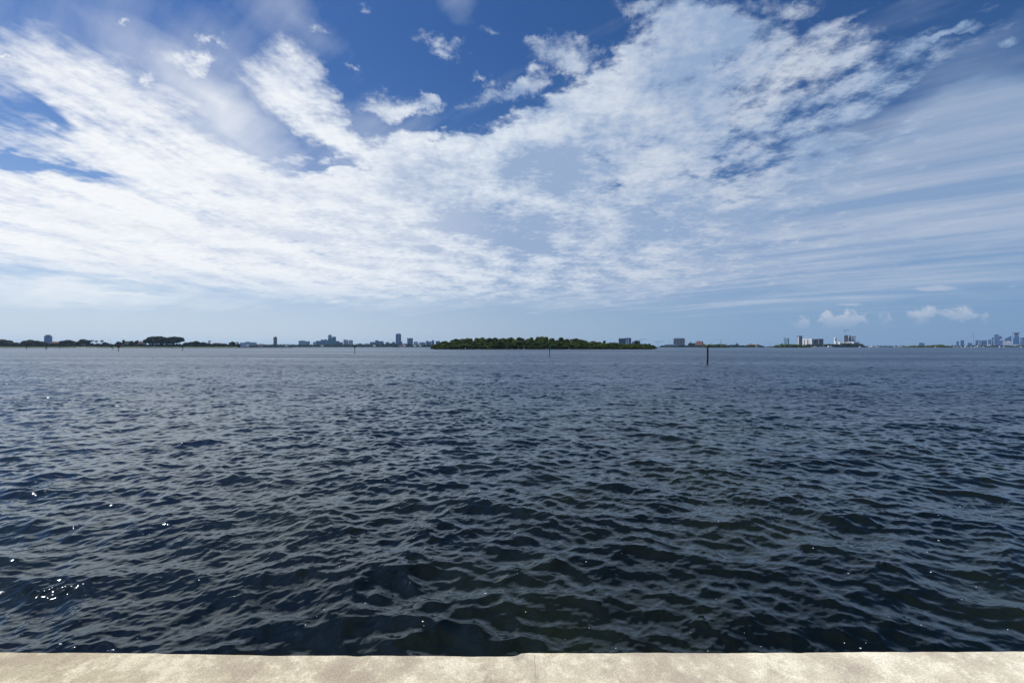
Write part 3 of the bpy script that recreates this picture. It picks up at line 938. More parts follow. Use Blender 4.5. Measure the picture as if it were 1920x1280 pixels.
class B:
    """a building placed from its outline in the photograph; local x runs along its front, z up"""
    def __init__(s, name, label, x0, x1, ytop, d, mat, rot=0, ratio=0.7, zb=0.9, cat="building", group=None, wall="wall", steps=None):
        s.cx, s.d = (x0 + x1) / 2, d
        s.az = math.atan2(s.cx - 960, FPX)
        s.px0, s.px1 = x0, x1
        full = (x1 - x0) / FPX * d * math.cos(s.az)
        ph = R(abs(rot))
        s.W = full / (math.cos(ph) + ratio * math.sin(ph))
        s.D = s.W * ratio
        p = at(s.cx, d, zb)
        s.e = empty(name, p, -s.az + R(rot))
        tag(s.e, label, cat, group)
        s.zb = zb
        s.H = height(ytop, d) - zb
        s.m = d / FPX                       # metres per photo pixel of height
        b = MB()
        if steps:                           # (from, to, photo row) blocks across the front
            for i, (a, c, yt) in enumerate(steps):
                b.box((a - .5) * s.W, (c - .5) * s.W, 0.0 + i * 0.06, s.D - i * 0.06, -1.5, height(yt, d) - zb)
        else:
            b.box(-s.W / 2, s.W / 2, 0, s.D, -1.5, s.H)
        b.build(wall, mat, s.e)

    def box(s, name, f0, f1, ylo, yhi, mat, y0=0.15, y1=0.85):
        """a further part between fractions F0..F1 of the front and photo rows YLO (bottom) .. YHI (top)"""
        b = MB()
        b.box((f0 - .5) * s.W, (f1 - .5) * s.W, y0 * s.D, y1 * s.D, height(ylo, s.d) - s.zb + 0.02, height(yhi, s.d) - s.zb)
        b.build(name, mat, s.e)
        return s

    def front(s, name, f0, f1, ylo, yhi, mat, out=0.35):
        """a panel or pilaster standing proud of the front"""
        b = MB()
        b.box((f0 - .5) * s.W, (f1 - .5) * s.W, -out, 0.3, (height(ylo, s.d) - s.zb) if ylo else -1.0, height(yhi, s.d) - s.zb)
        b.build(name, mat, s.e)
        return s

    def roof(s, y, mat=M_LGREY, f0=0.3, f1=0.7):
        top = HORIZON - (s.H + s.zb - CAM_H) * FPX / s.d
        return s.box("roof_box", f0, f1, top, y, mat, 0.25, 0.75)


def house(label, x0, x1, yeave, yridge, d, wallm, roofm, zb=1.9, name="villa"):
    cx = (x0 + x1) / 2; az = math.atan2(cx - 960, FPX)
    W = (x1 - x0) / FPX * d * math.cos(az); D = W * 0.55
    e = empty(name, at(cx, d, zb), -az)
    tag(e, label, "house")
    ze, zr = height(yeave, d) - zb, height(yridge, d) - zb
    MB().box(-W / 2, W / 2, 0, D, -0.6, ze).build("wall", wallm, e)
    o = W * 0.03
    r = MB(); r.add([(-W / 2 - o, -o, ze + .02), (W / 2 + o, -o, ze + .02), (W / 2 + o, D + o, ze + .02), (-W / 2 - o, D + o, ze + .02), (-W * .3, D / 2, zr), (W * .3, D / 2, zr)],
                    [(0, 3, 2, 1), (0, 1, 5, 4), (2, 3, 4, 5), (1, 2, 5), (3, 0, 4)])
    r.build("roof", roofm, e)
    for i in range(4):
        x = (-0.375 + 0.25 * i) * W
        MB().box(x - W * .05, x + W * .05, -0.08, 0.2, ze * 0.25, ze * 0.7).build("window", M_GLASSW, e)
    return e


# ------------------------------------------------------------------ residential shore on the sunny side (about 1.1 km off)
b = B("office_tower", "blue grey office slab with a set-back roof rising behind the waterfront trees", 80.5, 96.3, 630, 2500, F_BLUE, rot=-24, ratio=0.8)
b.box("roof_box", 0.18, 0.82, 630, 627.7, M_CAP, 0.1, 0.9)
house("low villa with a terracotta hip roof at the foot of the blue grey slab", 95, 114, 643.5, 640.3, 1210, M_STUCCO, M_TILE)
house("cream villa with a white porch and brown roof beside the clipped hedge", 231, 248, 643.5, 639.5, 1190, M_STUCCO, M_BTILE)
house("long mauve villa with a dark brown roof next to the biggest spreading tree", 249, 275, 642.5, 639.2, 1220, M_LGREY, M_BTILE)
house("small red roofed house among shrubs at the end of the lawn", 484, 494, 646.5, 644.4, 2900, M_STUCCO, M_TILE, 1.9)
house("low grey roofed house behind the palms past the lawn", 397, 420, 645.2, 642.6, 1230, M_STUCCO, M_BTILE)

tall = [('round', 4, 635.5, 26), ('round', 17, 640, 22), ('round', 30, 641.5, 20), ('round', 44, 640.5, 20), ('round', 57, 636.5, 26), ('round', 69, 638, 22),
        ('round', 84, 641.5, 18), ('round', 99, 643, 16), ('round', 114, 641.5, 18), ('round', 128, 636.8, 28), ('round', 140, 640, 14), ('round', 156, 635.3, 26),
        ('round', 171, 643, 16), ('round', 184, 643.5, 14), ('round', 196, 641, 12), ('round', 206, 644, 14), ('round', 222, 639.8, 14), ('tall', 231.5, 636.4, 5), ('round', 262, 644, 18), ('round', 247, 638.4, 10), ('tall', 256, 637.6, 6),
        ('round', 348, 641.5, 12), ('round', 358, 640.5, 14), ('round', 368, 638.8, 18), ('round', 381, 640.6, 14), ('round', 406, 643, 16), ('round', 420, 643.5, 14), ('round', 436, 639.8, 14), ('round', 446, 643.5, 10), ('round', 392, 642.5, 10)]
LAB = ["dark bushy tree at the outer end of the wooded shore, cut by the photo's edge", "low rounded shore tree next to the bushy one at the photo's edge", "flat-topped shore tree between two taller ones by the strip of grass",
       "small rounded shore tree before the yellow-green topped pair", "tall rounded tree, yellowish at the top, one of a pair beside the blue grey slab", "lower of the paired trees just before the blue grey slab",
       "tree standing at the foot of the blue grey slab", "dark shrubby tree in front of the terracotta roofed villa", "tree hiding the end of the terracotta roof", "big dome-shaped dark tree past the terracotta roof, nearly black",
       "small tree squeezed between two dome-shaped dark trees", "big dome-shaped tree just before the three palms", "low tree under the first of the three palms", "low tree under the last of the three palms",
       "boxy clipped tree past the three palms", "low bush-like tree beside the boxy clipped tree", "rounded tree in front of the cream villa's porch", "slim pointed tree against the cream villa's roof",
       "low dark tree in front of the long mauve villa", "round tree rising behind the mauve villa's ridge", "slim tree poking over the mauve villa's roof",
       "low tree in the lee of the huge spreading trees", "small rounded tree second after the huge spreading trees", "widest of the rounded trees past the huge spreading ones", "rounded tree just before the lone palm", "tree before the grey roofed house by the lawn",
       "low tree at the far end of the grey roofed house", "ragged topped tree near the end of the lawn", "last small tree at the end of the lawn", "low tree below the lone palm"]
for (k, px, yt, w), lb in zip(tall, LAB):
    tree(k, lb, px, yt, 1155, w, 2.6)
tree('spread', "lobed crowned huge spreading tree beside the mauve villa, first of three over the lawn", 287, 629.6, 1160, 32, 2.6)
tree('spread', "huge spreading tree, middle of the three over the lawn", 303, 629.4, 1175, 44, 2.6)
tree('spread', "widest of three huge spreading trees over the lawn, its crown sloping to the grass", 324, 630.2, 1160, 46, 2.6)
palm("first of three tall palms in a row above the shore trees", 173.5, 636.3, 1160)
palm("middle palm of the three in a row above the shore trees", 181.5, 637.4, 1165)
palm("last of three palms in a row, beside the boxy clipped tree", 190.5, 636.6, 1160)
palm("lone shaggy palm rising past the huge spreading trees", 393.5, 637.8, 1160)
palm("shaggy palm at the end of the lawn by the low white apartments", 445.5, 640.2, 1160)
thicket("shore_hedge", [(-20, 645), (60, 645), (120, 645.5), (190, 646), (230, 646.2), (262, 645.5), (300, 645), (345, 644.5), (400, 645.5), (450, 646)], 1132, 22, 0.9, "dark clipped hedges and undergrowth along the lawn under the shore trees", M_LEAF, 3.2, 3.0, (2.6, 4.2), 5, 40)

# ------------------------------------------------------------------ skyline between the lawn and the island (about 3 km off)
D3 = 3050
b = B("apartment_block", "long low white apartment block with stepped roof past the end of the lawn", 450, 481.5, 642.2, D3 - 60, F_PALE, ratio=0.4, steps=[(0, .3, 642.3), (.3, .62, 641.0), (.62, 1, 641.6)])
b.roof(640.3, M_LGREY, .35, .55)
b = B("apartment_tower", "lone slim dark brown tower over the low tree line", 511.8, 518.8, 632.4, D3, F_BROWN, rot=-20, ratio=0.9)
b.roof(631.0, M_LGREY, .25, .9)
b.front("stair_strip", .44, .58, None, 632.6, M_LGREY)
b = B("apartment_block", "wide pale block of two equal wings between the brown tower and the tall cluster", 560, 581.3, 639.2, D3, F_PALE, ratio=0.5, steps=[(0, .56, 638.9), (.56, 1, 639.6)])
b.roof(638.2, M_LGREY, .1, .5)
B("office_block", "tiny pale block at the foot of the tall cluster's first slab", 587, 591.2, 641.4, D3, F_PALE).roof(640.6, M_LGREY)
b = B("office_block", "dark blue slab starting the tall cluster, next to the tiny pale block", 591.5, 602, 639.4, D3, F_BLUE)
b.roof(638.7, M_CAP, .2, .8)
b = B("office_block", "dark blue block with two roof boxes in the tall cluster", 601, 615.5, 637.3, D3 + 20, F_BLUE, ratio=.5)
b.box("roof_box", .05, .35, 637.3, 636.4, M_CAP).box("roof_box", .5, .8, 637.3, 635.9, M_LGREY)
b = B("apartment_tower", "tallest narrow tower of the cluster, rounded at the top", 615.4, 622.6, 628.4, D3 + 60, F_BLUE, rot=15)
b.roof(627.3, M_LGREY, .15, .85)
b = B("apartment_tower", "broad teal tower in front of the cluster's tallest one", 615.0, 630.0, 633.8, D3 - 10, F_TEAL, ratio=.6, steps=[(0, .5, 634.0), (.5, 1, 631.6)])
b.box("roof_box", .62, .95, 631.6, 630.8, M_LGREY)
b = B("apartment_block", "low mauve block with a sloping top beside the broad teal tower", 629.8, 643, 641.3, D3, F_PINK, steps=[(0, .5, 639.6), (.5, 1, 641.4)])
b.roof(638.9, M_LGREY, .1, .4)
b = B("apartment_block", "pale twin-topped block with a small roof crane past the mauve block", 644, 653.2, 637.6, D3, F_PALE)
b.box("roof_box", .1, .9, 637.6, 636.9, M_CAP)
b = B("apartment_block", "white fronted block with dark flanks next to the twin-topped one", 653, 662.3, 638.2, D3, F_WHITE, rot=15)
b.front("dark_flank", .80, 1.0, None, 638.0, M_CAP).roof(637.2, M_CAP)
B("office_block", "very low brown block behind trees by the green channel marker", 671, 679.2, 644.2, D3, F_BROWN, ratio=.5).roof(643.5, M_LGREY)
B("office_block", "very low pale block, second past the green channel marker", 683, 693, 644.4, D3, F_PALE, ratio=.5).roof(643.8, M_LGREY)
b = B("hotel_block", "wide blue grey hotel with a hump in the middle of its roof", 693.6, 719.5, 640.6, D3, F_BLUE, ratio=.4, steps=[(0, .38, 641.0), (.38, .62, 638.4), (.62, 1, 639.4)])
b.roof(637.6, M_LGREY, .4, .6)
B("apartment_block", "small pale block between the humped hotel and the tall grey tower", 723, 730.5, 641.4, D3, F_PALE).roof(640.8, M_LGREY)
B("apartment_block", "small block hugging the foot of the tall grey tower on its near side", 735, 741.2, 641.3, D3, F_BLUE).roof(640.6, M_LGREY)
b = B("apartment_tower", "tall grey tower with a pale stepped crown, highest before the island", 742, 752.2, 626.4, D3, F_BLUE, ratio=.8)
b.box("crown", .14, .86, 626.4, 625.4, M_LGREY, .1, .9).box("crown", .34, .66, 625.4, 624.6, M_WHITE, .3, .7)
b.front("stair_strip", .45, .56, None, 626.6, M_LGREY)
B("office_block", "short blue block attached to the tall grey tower", 750.5, 754.5, 640.4, D3 - 15, F_BLUE).roof(639.9, M_LGREY)
b = B("apartment_tower", "square teal tower with corner roof posts between the grey tower and the island", 763.6, 774.3, 634.4, D3, F_TEAL, ratio=.8)
b.box("roof_box", .0, .12, 634.4, 633.3, M_CAP).box("roof_box", .3, .7, 634.4, 633.5, M_CAP).box("roof_box", .88, 1, 634.4, 633.3, M_CAP)
b = B("apartment_block", "white windowed block next to the square teal tower", 775.6, 784.2, 640.6, D3, F_WHITE).roof(639.9, M_LGREY)
B("apartment_block", "low pale wide block past the white windowed one", 786, 798, 641.7, D3, F_PALE, ratio=.5).roof(641, M_LGREY)
b = B("apartment_block", "blue double block near the island's tip", 798.6, 808.6, 640, D3, F_BLUE, steps=[(0, .55, 639.4), (.55, 1, 640.2)]).roof(638.7, M_LGREY, .1, .4)
B("apartment_tower", "slim blue tower right beside the blue double block", 809, 814.3, 638.4, D3, F_BLUE).roof(637.4, M_CAP)
B("apartment_block", "dark topped block just clear of the island's tip", 817, 825.2, 639.8, D3, F_BLUE, ratio=.5).box("roof_box", .05, .95, 639.8, 639.1, M_CAP, .05, .95)
B("apartment_block", "tiny pale block half hidden by the island's first trees", 826, 831.5, 641, D3, F_PALE).roof(640.3, M_LGREY)
for i, (px, lb) in enumerate([(537, "white waterside house among trees past the brown tower"), (604, "white waterside house below the tall cluster"), (702, "small white house at the water under the humped hotel"), (751, "peach coloured waterside house below the tall grey tower"),
                              (758, "white house with a wide roof next to the peach one"), (778, "pale house at the water below the white windowed block"), (787.5, "bright white arched boathouse near the island's tip"), (464, "white waterside house below the long low apartments")]):
    house(lb, px - 3, px + 3, 648.2, 646.9, 2960, M_WHITE if i % 3 else M_STUCCO, M_LGREY if i != 3 else M_TILE, 1.6, "waterside_house")
thicket("tree_line", [(446, 645.5), (470, 647), (490, 645.6), (505, 646.2), (525, 645.5), (545, 646), (575, 645.8), (600, 646.2), (640, 646), (665, 645.2), (690, 646), (720, 644.5), (735, 643.5), (748, 645), (760, 644.2), (780, 646), (800, 646), (825, 645.5), (840, 646)], 2990, 40, 2.6,
        "dark tree line along the far shore below the skyline before the island", M_FAR, 1.5, 1.5, (1.6, 3.4), 6, 16)

# ------------------------------------------------------------------ mangrove island (about 450 m off)
prof = [(811, 651), (815, 646), (830, 640.5), (845, 636.5), (870, 633.4), (890, 632.4), (905, 631.6), (915, 633.2), (930, 632.4), (945, 633.4), (960, 631.6), (975, 632.4), (990, 633.4), (1005, 631.2), (1015, 629.6), (1025, 630.2), (1035, 632), (1050, 631.7),
        (1060, 634), (1070, 635.4), (1085, 633.2), (1092, 635.2), (1100, 639), (1110, 638), (1120, 640), (1130, 641.5), (1140, 641), (1152, 641.2), (1160, 644), (1175, 644.2), (1200, 644), (1215, 644), (1222, 646), (1229, 650)]
PX = [p[0] for p in prof]; PY = [p[1] for p in prof]
rg = random.Random(5)
GI = "mangroves packed over the low island"
for row, (dd, frac, step, wv) in enumerate([(462, 0.40, 11.0, 19), (474, 0.66, 11.5, 20), (492, 0.86, 12.0, 22), (512, 1.0, 10.5, 21)]):
    x = 813 + rg.uniform(0, 5)
    while x < 1229:
        top = float(np.interp(x, PX, PY))
        base = 654.5
        yt = base - (base - top) * frac + rg.uniform(-0.9, 1.3) * (1 if frac == 1 else 1.6)
        yt = max(yt, top - 0.6)
        low = base - yt
        tree('mangrove', "rounded dark green mangrove in the unbroken thicket covering the island", x, yt, dd, min(wv, 8 + low * 1.1) * rg.uniform(0.8, 1.2), 0.25, GI, seed=rg.random())
        x += step * rg.uniform(0.75, 1.25) * (0.75 if x < 835 or x > 1150 else 1)
tree('tall', "small pointed tree standing above the island's lower half", 1133.5, 637.8, 520, 6, 0.3)
tree('round', "dark tufted tree beside the white pillared building at the island's thin end", 1193, 637.6, 640, 10, 0.3)
tree('round', "little rounded tree near the thin tip of the island", 1217.5, 643.4, 500, 6, 0.3)

# ------------------------------------------------------------------ skyline past the island (about 2.5 km off)
D2 = 2550
b = B("hospital_building", "wide dark slab with a bright white pillared bay, rising behind the island's thin end", 1160, 1183.4, 634.2, D2, F_DARK, rot=0, ratio=0.5)
b.box("roof_box", .5, .95, 634.2, 633.2, M_DGREY)
b.front("white_bay", .57, .64, None, 634.6, M_WHITE, .8).front("white_bay", .75, .83, None, 634.6, M_WHITE, .8).front("glazed_bay", .645, .745, None, 634.9, M_LGREY, .5)
B("office_block", "low pale block between the dark slab and the tufted tree", 1184.8, 1190, 640.3, D2, F_PALE).roof(639.6, M_LGREY)
B("office_block", "dark grey block partly behind the tufted tree", 1189.5, 1200.4, 638.8, D2 + 30, F_DARK).roof(638.2, M_LGREY)
b = B("apartment_block", "broad dark blue block ribbed with pale pilasters and three roof boxes", 1262, 1283.5, 634.8, D2, F_NAVY, rot=-10, ratio=0.4)
for i in range(8):
    f = i / 7 * 0.965
    b.front("pilaster", f, f + 0.035, None, 634.9, M_LGREY, .9)
for f in (.18, .46, .72): b.box("roof_box", f, f + .12, 634.8, 633.2, M_LGREY, .3, .7)
b.box("parapet", -.01, 1.01, 634.8, 634.4, M_DGREY, -.02, 1.02)
B("podium_building", "low pale podium at the foot of the ribbed dark blue block", 1255, 1272, 645.8, D2 - 60, F_PALE, ratio=.4).roof(645.2, M_LGREY)
B("warehouse", "low tan waterfront warehouse beside the ribbed dark blue block", 1245, 1258, 646.4, D2 - 80, F_TAN, ratio=.4).roof(645.6, M_LGREY)
b = B("office_block", "dark low block with a small roof turret next to the brick building", 1290.3, 1303, 643.2, D2, F_DARK, ratio=.5).roof(640.8, M_CAP, .3, .48)
b = B("apartment_block", "red brown brick building with a lower wing", 1299, 1317.4, 640.0, D2 + 20, F_BRICK, rot=-25, ratio=0.3, steps=[(0, .3, 643.0), (.27, 1, 640.0)])
b.box("roof_box", .52, .66, 640.0, 639.0, M_BTILE)
B("office_block", "small pale block tucked behind the brick building", 1316, 1322.5, 644.6, D2 + 60, F_PALE).roof(644, M_LGREY)
B("container_shed", "low red shed showing over the small wooded islet", 1344.4, 1355.2, 645.0, D2, F_RED, ratio=.4).roof(644.3, M_LGREY)
b = B("tank_house", "pale little service building under the lattice stack", 1355.5, 1360.5, 645.2, D2, F_PALE).roof(644.6, M_LGREY)
b = B("apartment_tower", "small grey tower standing alone past the red shed", 1379.5, 1384.4, 643.4, D2 + 40, F_PALE).roof(642.4, M_LGREY)
b = B("waterfront_mansion", "long tan building with arcaded floors and flat roofs at the water", 1396.6, 1420.3, 646.0, D2 - 50, F_TAN, rot=-30, ratio=0.2, steps=[(0, .12, 647.2), (.1, 1, 645.6)])
b.box("roof_box", .3, .5, 645.6, 644.5, M_BTILE).box("roof_slab", .1, 1.0, 645.6, 645.2, M_STUCCO, -.05, 1.05)
thicket("tree_line", [(1238, 648.2), (1250, 647.8), (1262, 648), (1290, 647.6), (1318, 647), (1366, 646.8), (1372, 645.8), (1396, 647.6), (1420, 646.4), (1426, 647), (1432, 649.6)], 2480, 30, 2.4, "dark tree line at the water below the ribbed block and the tan building", M_FAR, 1.2, 1.5, (1.4, 3.0), 8, 16)
thicket("islet_thicket", [(1317, 649.5), (1322, 646.6), (1332, 645.7), (1345, 646.0), (1356, 646.6), (1363, 648.2), (1367, 650)], 1510, 40, 1.6, "green thicket covering the small islet behind the tall timber pile", M_MANG, 0.3, 2.0, (3.0, 5.0), 9, 30)
thicket("islet_thicket", [(1449, 650), (1454, 647.6), (1463, 646.0), (1478, 645.3), (1496, 645.6), (1507, 647.2), (1515, 649.5)], 1510, 50, 1.6, "green thicket covering the islet below the notched tower", M_MANG, 0.3, 2.0, (3.0, 5.0), 10, 30)

# ------------------------------------------------------------------ the waterfront towers further along (about 2.4 km off)
DR = 2420
B("office_block", "tiny dark block behind the islet thicket beside the notched tower", 1465.2, 1467.4, 643.2, DR, F_DARK).roof(642.8, M_CAP)
b = B("apartment_tower", "grey green tower with a notched top rising behind the islet", 1468.6, 1478.6, 634.8, DR, F_TEAL, rot=-25, ratio=0.5, steps=[(0, .34, 632.9), (.34, .72, 634.9), (.72, 1, 633.8)])
b.box("roof_box", .4, .62, 634.9, 634.0, M_WHITE)
b = B("apartment_tower", "tall tower of pale and dark halves split by a white strip, crane on top", 1493.6, 1503.4, 631.2, DR, F_NAVY, rot=-26, ratio=0.5, steps=[(0, .5, 631.6), (.46, 1, 629.6)])
b.front("pale_half", .02, .26, None, 631.8, M_LGREY, .6).front("white_strip", .27, .44, None, 631.3, M_WHITE, .9).box("roof_box", -.10, .2, 631.6, 630.6, M_CAP)
b = B("apartment_block", "bright white sunlit apartments with dark balcony stacks", 1503.6, 1523.4, 635.5, DR, F_WHITE, rot=-38, ratio=0.2)
for f in (0.0, .30, .42, .74, .92): b.front("white_pier", f, f + (.12 if f < .3 else .08), None, 635.3, M_WHITE, 1.0)
for f in (.17, .52, .66): b.front("balcony_stack", f, f + .07, None, 636.6, M_DGREY, .5)
b.box("parapet", -.01, 1.01, 635.5, 634.9, M_WHITE, -.03, 1.02)
b = B("apartment_block", "dark navy apartments adjoining the bright white ones", 1522.8, 1543.8, 635.6, DR + 25, F_NAVY, ratio=.5, steps=[(0, .22, 636), (.22, .55, 635.3), (.53, .9, 635.1), (.88, 1, 635.7)])
b.front("pale_strip", .56, .62, None, 635.6, M_LGREY, .5).box("roof_box", .85, .98, 635.7, 634.7, M_WHITE)
b = B("apartment_tower", "slim white tower with a brown crane-topped core before the construction towers", 1563, 1568.0, 633.4, DR, F_WHITEP, rot=-40, ratio=0.5)
b.front("brown_core", .62, 1.02, 639, 634.4, M_DGREY, .8).box("roof_box", .05, .4, 633.4, 632.7, M_WHITE)
b = B("office_block", "low white block with a round roof box beside the slim white tower", 1570.5, 1577.3, 640.8, DR, F_WHITEP, rot=-38, ratio=0.4).roof(639.3, M_BTILE, .25, .6)
b.front("white_pier", .72, .98, None, 640.6, M_WHITE, .9)
b = B("podium_building", "long pale podium with dark glazing under the construction towers", 1576.5, 1609.8, 641.0, DR - 20, F_PALE, rot=-28, ratio=0.15, steps=[(0, .3, 641.2), (.3, .66, 640.2), (.64, 1, 641.0)])
b.front("white_pier", .665, .745, None, 640.4, M_WHITE, .9).front("navy_wing", .78, .99, 645.5, 641.2, M_CAP, .6)
b = B("construction_tower", "dark brown unfinished tower carrying a tall tower crane", 1582.8, 1590.2, 629.2, DR + 15, F_BROWN, ratio=.8)
b.box("roof_box", .4, .98, 629.2, 628.2, M_DGREY)
b = B("apartment_tower", "narrow tower with a white edge and dark cap between its two neighbours", 1590.6, 1595.2, 630.8, DR + 18, F_DARK, rot=-30, ratio=0.4)
b.front("white_edge", 0, .28, None, 630.9, M_WHITE, .7).box("roof_box", .3, 1, 630.8, 628.8, M_CAP, 0.02, .98)
b = B("apartment_tower", "pale grey tower with a broad dark cap, last of the three in a row", 1595.8, 1603.2, 632.0, DR + 12, F_PALE, rot=-25, ratio=0.5)
b.box("cap", -.02, 1.02, 632.0, 630.4, M_CAP, -.02, 1.02).box("roof_box", .2, .8, 630.4, 629.9, M_LGREY)
thicket("tree_line", [(1500, 647.6), (1515, 645.6), (1530, 646), (1545, 645.6), (1556, 644.8), (1563, 645.2), (1572, 645.6), (1580, 643.8), (1590, 643.0), (1598, 643.6), (1606, 645), (1613, 644.6), (1618, 645.6), (1622, 648.5)], 2330, 40, 2.2, "dark waterfront trees below the white apartments and construction towers", M_FAR, 1.0, 1.4, (1.6, 3.4), 11, 18)
thicket("far_wood", [(1428, 649.6), (1450, 649.4)] , 5650, 60, 5, "thin blue line of far wooded land between the two islets", M_FAR, 2, 1.2, (0.6, 1.2), 12, 6)
thicket("far_wood", [(1618, 649.0), (1640, 648.8), (1655, 648.4), (1672, 648.6), (1700, 648.4)], 4300, 60, 4, "thin dark line of far trees past the construction towers", M_FAR, 2, 1.1, (0.8, 1.6), 13, 8)
b = B("hotel_block", "grey blue block with one open corner frame above the long low islet", 1723, 1733.6, 643.0, 3900, F_GLASS2, ratio=.6).roof(642.4, M_CAP, .1, .6)
thicket("islet_thicket", [(1694, 650), (1700, 648.6), (1715, 647.8), (1735, 647.6), (1752, 646.6), (1765, 646.2), (1775, 647.2), (1784, 649.4)], 1910, 60, 1.8, "long low green thicket on the islet before the far downtown towers", M_MANG, 0.3, 2.0, (2.6, 4.4), 14, 26)

# ------------------------------------------------------------------ downtown, far off and blue with distance
DD = 4700
def T(label, x0, x1, yt, mat=None, roof=None, dd=0, name="skyscraper", **k):
    b = B(name, label, x0, x1, yt, DD + dd, mat or F_GLASS2, zb=2.5, ratio=k.pop("ratio", .7), **k)
    if roof: b.roof(roof, M_LGREY, .2, .8)
    return b
T("short blue tower, first of the downtown group", 1793, 1798.2, 639.6, roof=638.9)
T("blue tower with a peaked top, second of the downtown group", 1801, 1807.6, 637.8, F_GLASS).box("crown", .2, .8, 637.8, 636.8, M_LGREY)
T("low broad blue block before the radio mast", 1814.2, 1822.6, 642.6, roof=642.0)
T("blue slab with pale edge just past the radio mast", 1829.0, 1838.6, 637.9, F_GLASS, roof=637.2).front("pale_edge", .55, .75, None, 639.2, M_LGREY, .6)
T("wide dark blue slab touching the pale-edged one", 1839.6, 1850.6, 638.0, F_GLASS, roof=637.3, ratio=.5)
T("mauve grey block between the wide slab and the tall plain tower", 1852.8, 1859.2, 636.6, F_GLASS2, roof=636.0)
T("pencil-thin tower with a dark head leaning on the tall plain one", 1860.2, 1863.0, 635.8, F_GLASS2).box("head", -.05, 1.05, 635.8, 632.4, M_CAP, -.05, 1.05)
T("tall plain grey blue tower, second highest downtown", 1864.4, 1872.9, 626.8, F_GLASS2, roof=626.0)
T("stepped blue tower attached behind the tall plain one", 1872.6, 1878.4, 630.2, F_GLASS, roof=629.2, dd=80)
T("lower block with a white roof box before the stepped tower", 1873.4, 1880.2, 637.2, F_GLASS2, dd=-120).box("roof_box", .1, .75, 637.2, 635.8, M_WHITE)
T("slender pale tower in the gap past the white-roofed block", 1881.2, 1884.6, 634.4, F_PALE, roof=633.6)
T("blue tower half hidden behind the big glass one", 1883.6, 1889.4, 634.0, F_GLASS, roof=633.2, dd=100)
T("big sloping-topped glass tower before the highest one", 1888.6, 1896.4, 632.0, F_GLASS, dd=40, steps=[(0, .4, 632.2), (.4, 1, 630.6)]).box("roof_box", .5, .9, 630.6, 630.0, M_CAP)
T("low pale curved hotel in front of the big glass tower", 1884.6, 1896.2, 640.4, F_PALE, dd=-200, ratio=.4).roof(639.4, M_WHITE, .2, .8)
b = T("highest downtown tower, stepped shoulders and a flat crown with roof cranes", 1899.4, 1911.4, 633.0, F_GLASS, steps=[(0, .24, 633.2), (.2, .86, 627.4), (.84, 1, 631.2)])
b.box("crown", .18, .90, 627.4, 624.6, M_CAP, .1, .9).box("crown", .12, .95, 624.6, 623.4, M_CAP, .05, .95).box("roof_crane", -.1, -.04, 633.2, 622.2, M_STEEL, .4, .5).box("roof_crane", .92, .98, 623.4, 621.4, M_STEEL, .4, .5)
T("low white terminal hall at the water below the highest tower", 1899, 1910.6, 646.8, F_WHITEP, dd=-900, name="terminal_hall", ratio=.4).roof(646.2, M_WHITE)
T("dark blue tower at the photo's edge with a white roof sign box", 1913.2, 1922.4, 632.6, F_GLASS, dd=40).box("roof_box", .0, .35, 632.6, 631.4, M_WHITE)
T("grey lower tower in front at the photo's edge", 1912.6, 1924, 638.4, F_GLASS2, dd=-150).roof(637.6, M_WHITE, .0, .3)
T("white domed pavilion among the downtown waterfront trees", 1850.4, 1857.0, 647.2, F_WHITEP, dd=-1000, name="pavilion", ratio=.5).box("roof_box", .05, .4, 647.2, 645.9, M_WHITE).box("roof_box", .6, .95, 647.2, 646.1, M_WHITE)
B("apartment_block", "blue low block far behind at the downtown group's start", 1868, 1873, 640.5, DD + 200, F_GLASS2, zb=2.5).roof(640, M_LGREY)
thicket("tree_line", [(1782, 648.6), (1786, 647.6), (1795, 648.4), (1810, 648.0), (1822, 647.6), (1840, 647.0), (1852, 648.2), (1866, 647.6), (1880, 648.0), (1890, 646.8), (1902, 648.6), (1912, 647.4), (1930, 647.8), (2000, 647.5)], 3650, 60, 3.0, "dark waterfront tree line below the downtown towers", M_FAR, 1.2, 1.3, (1.2, 2.6), 15, 14)
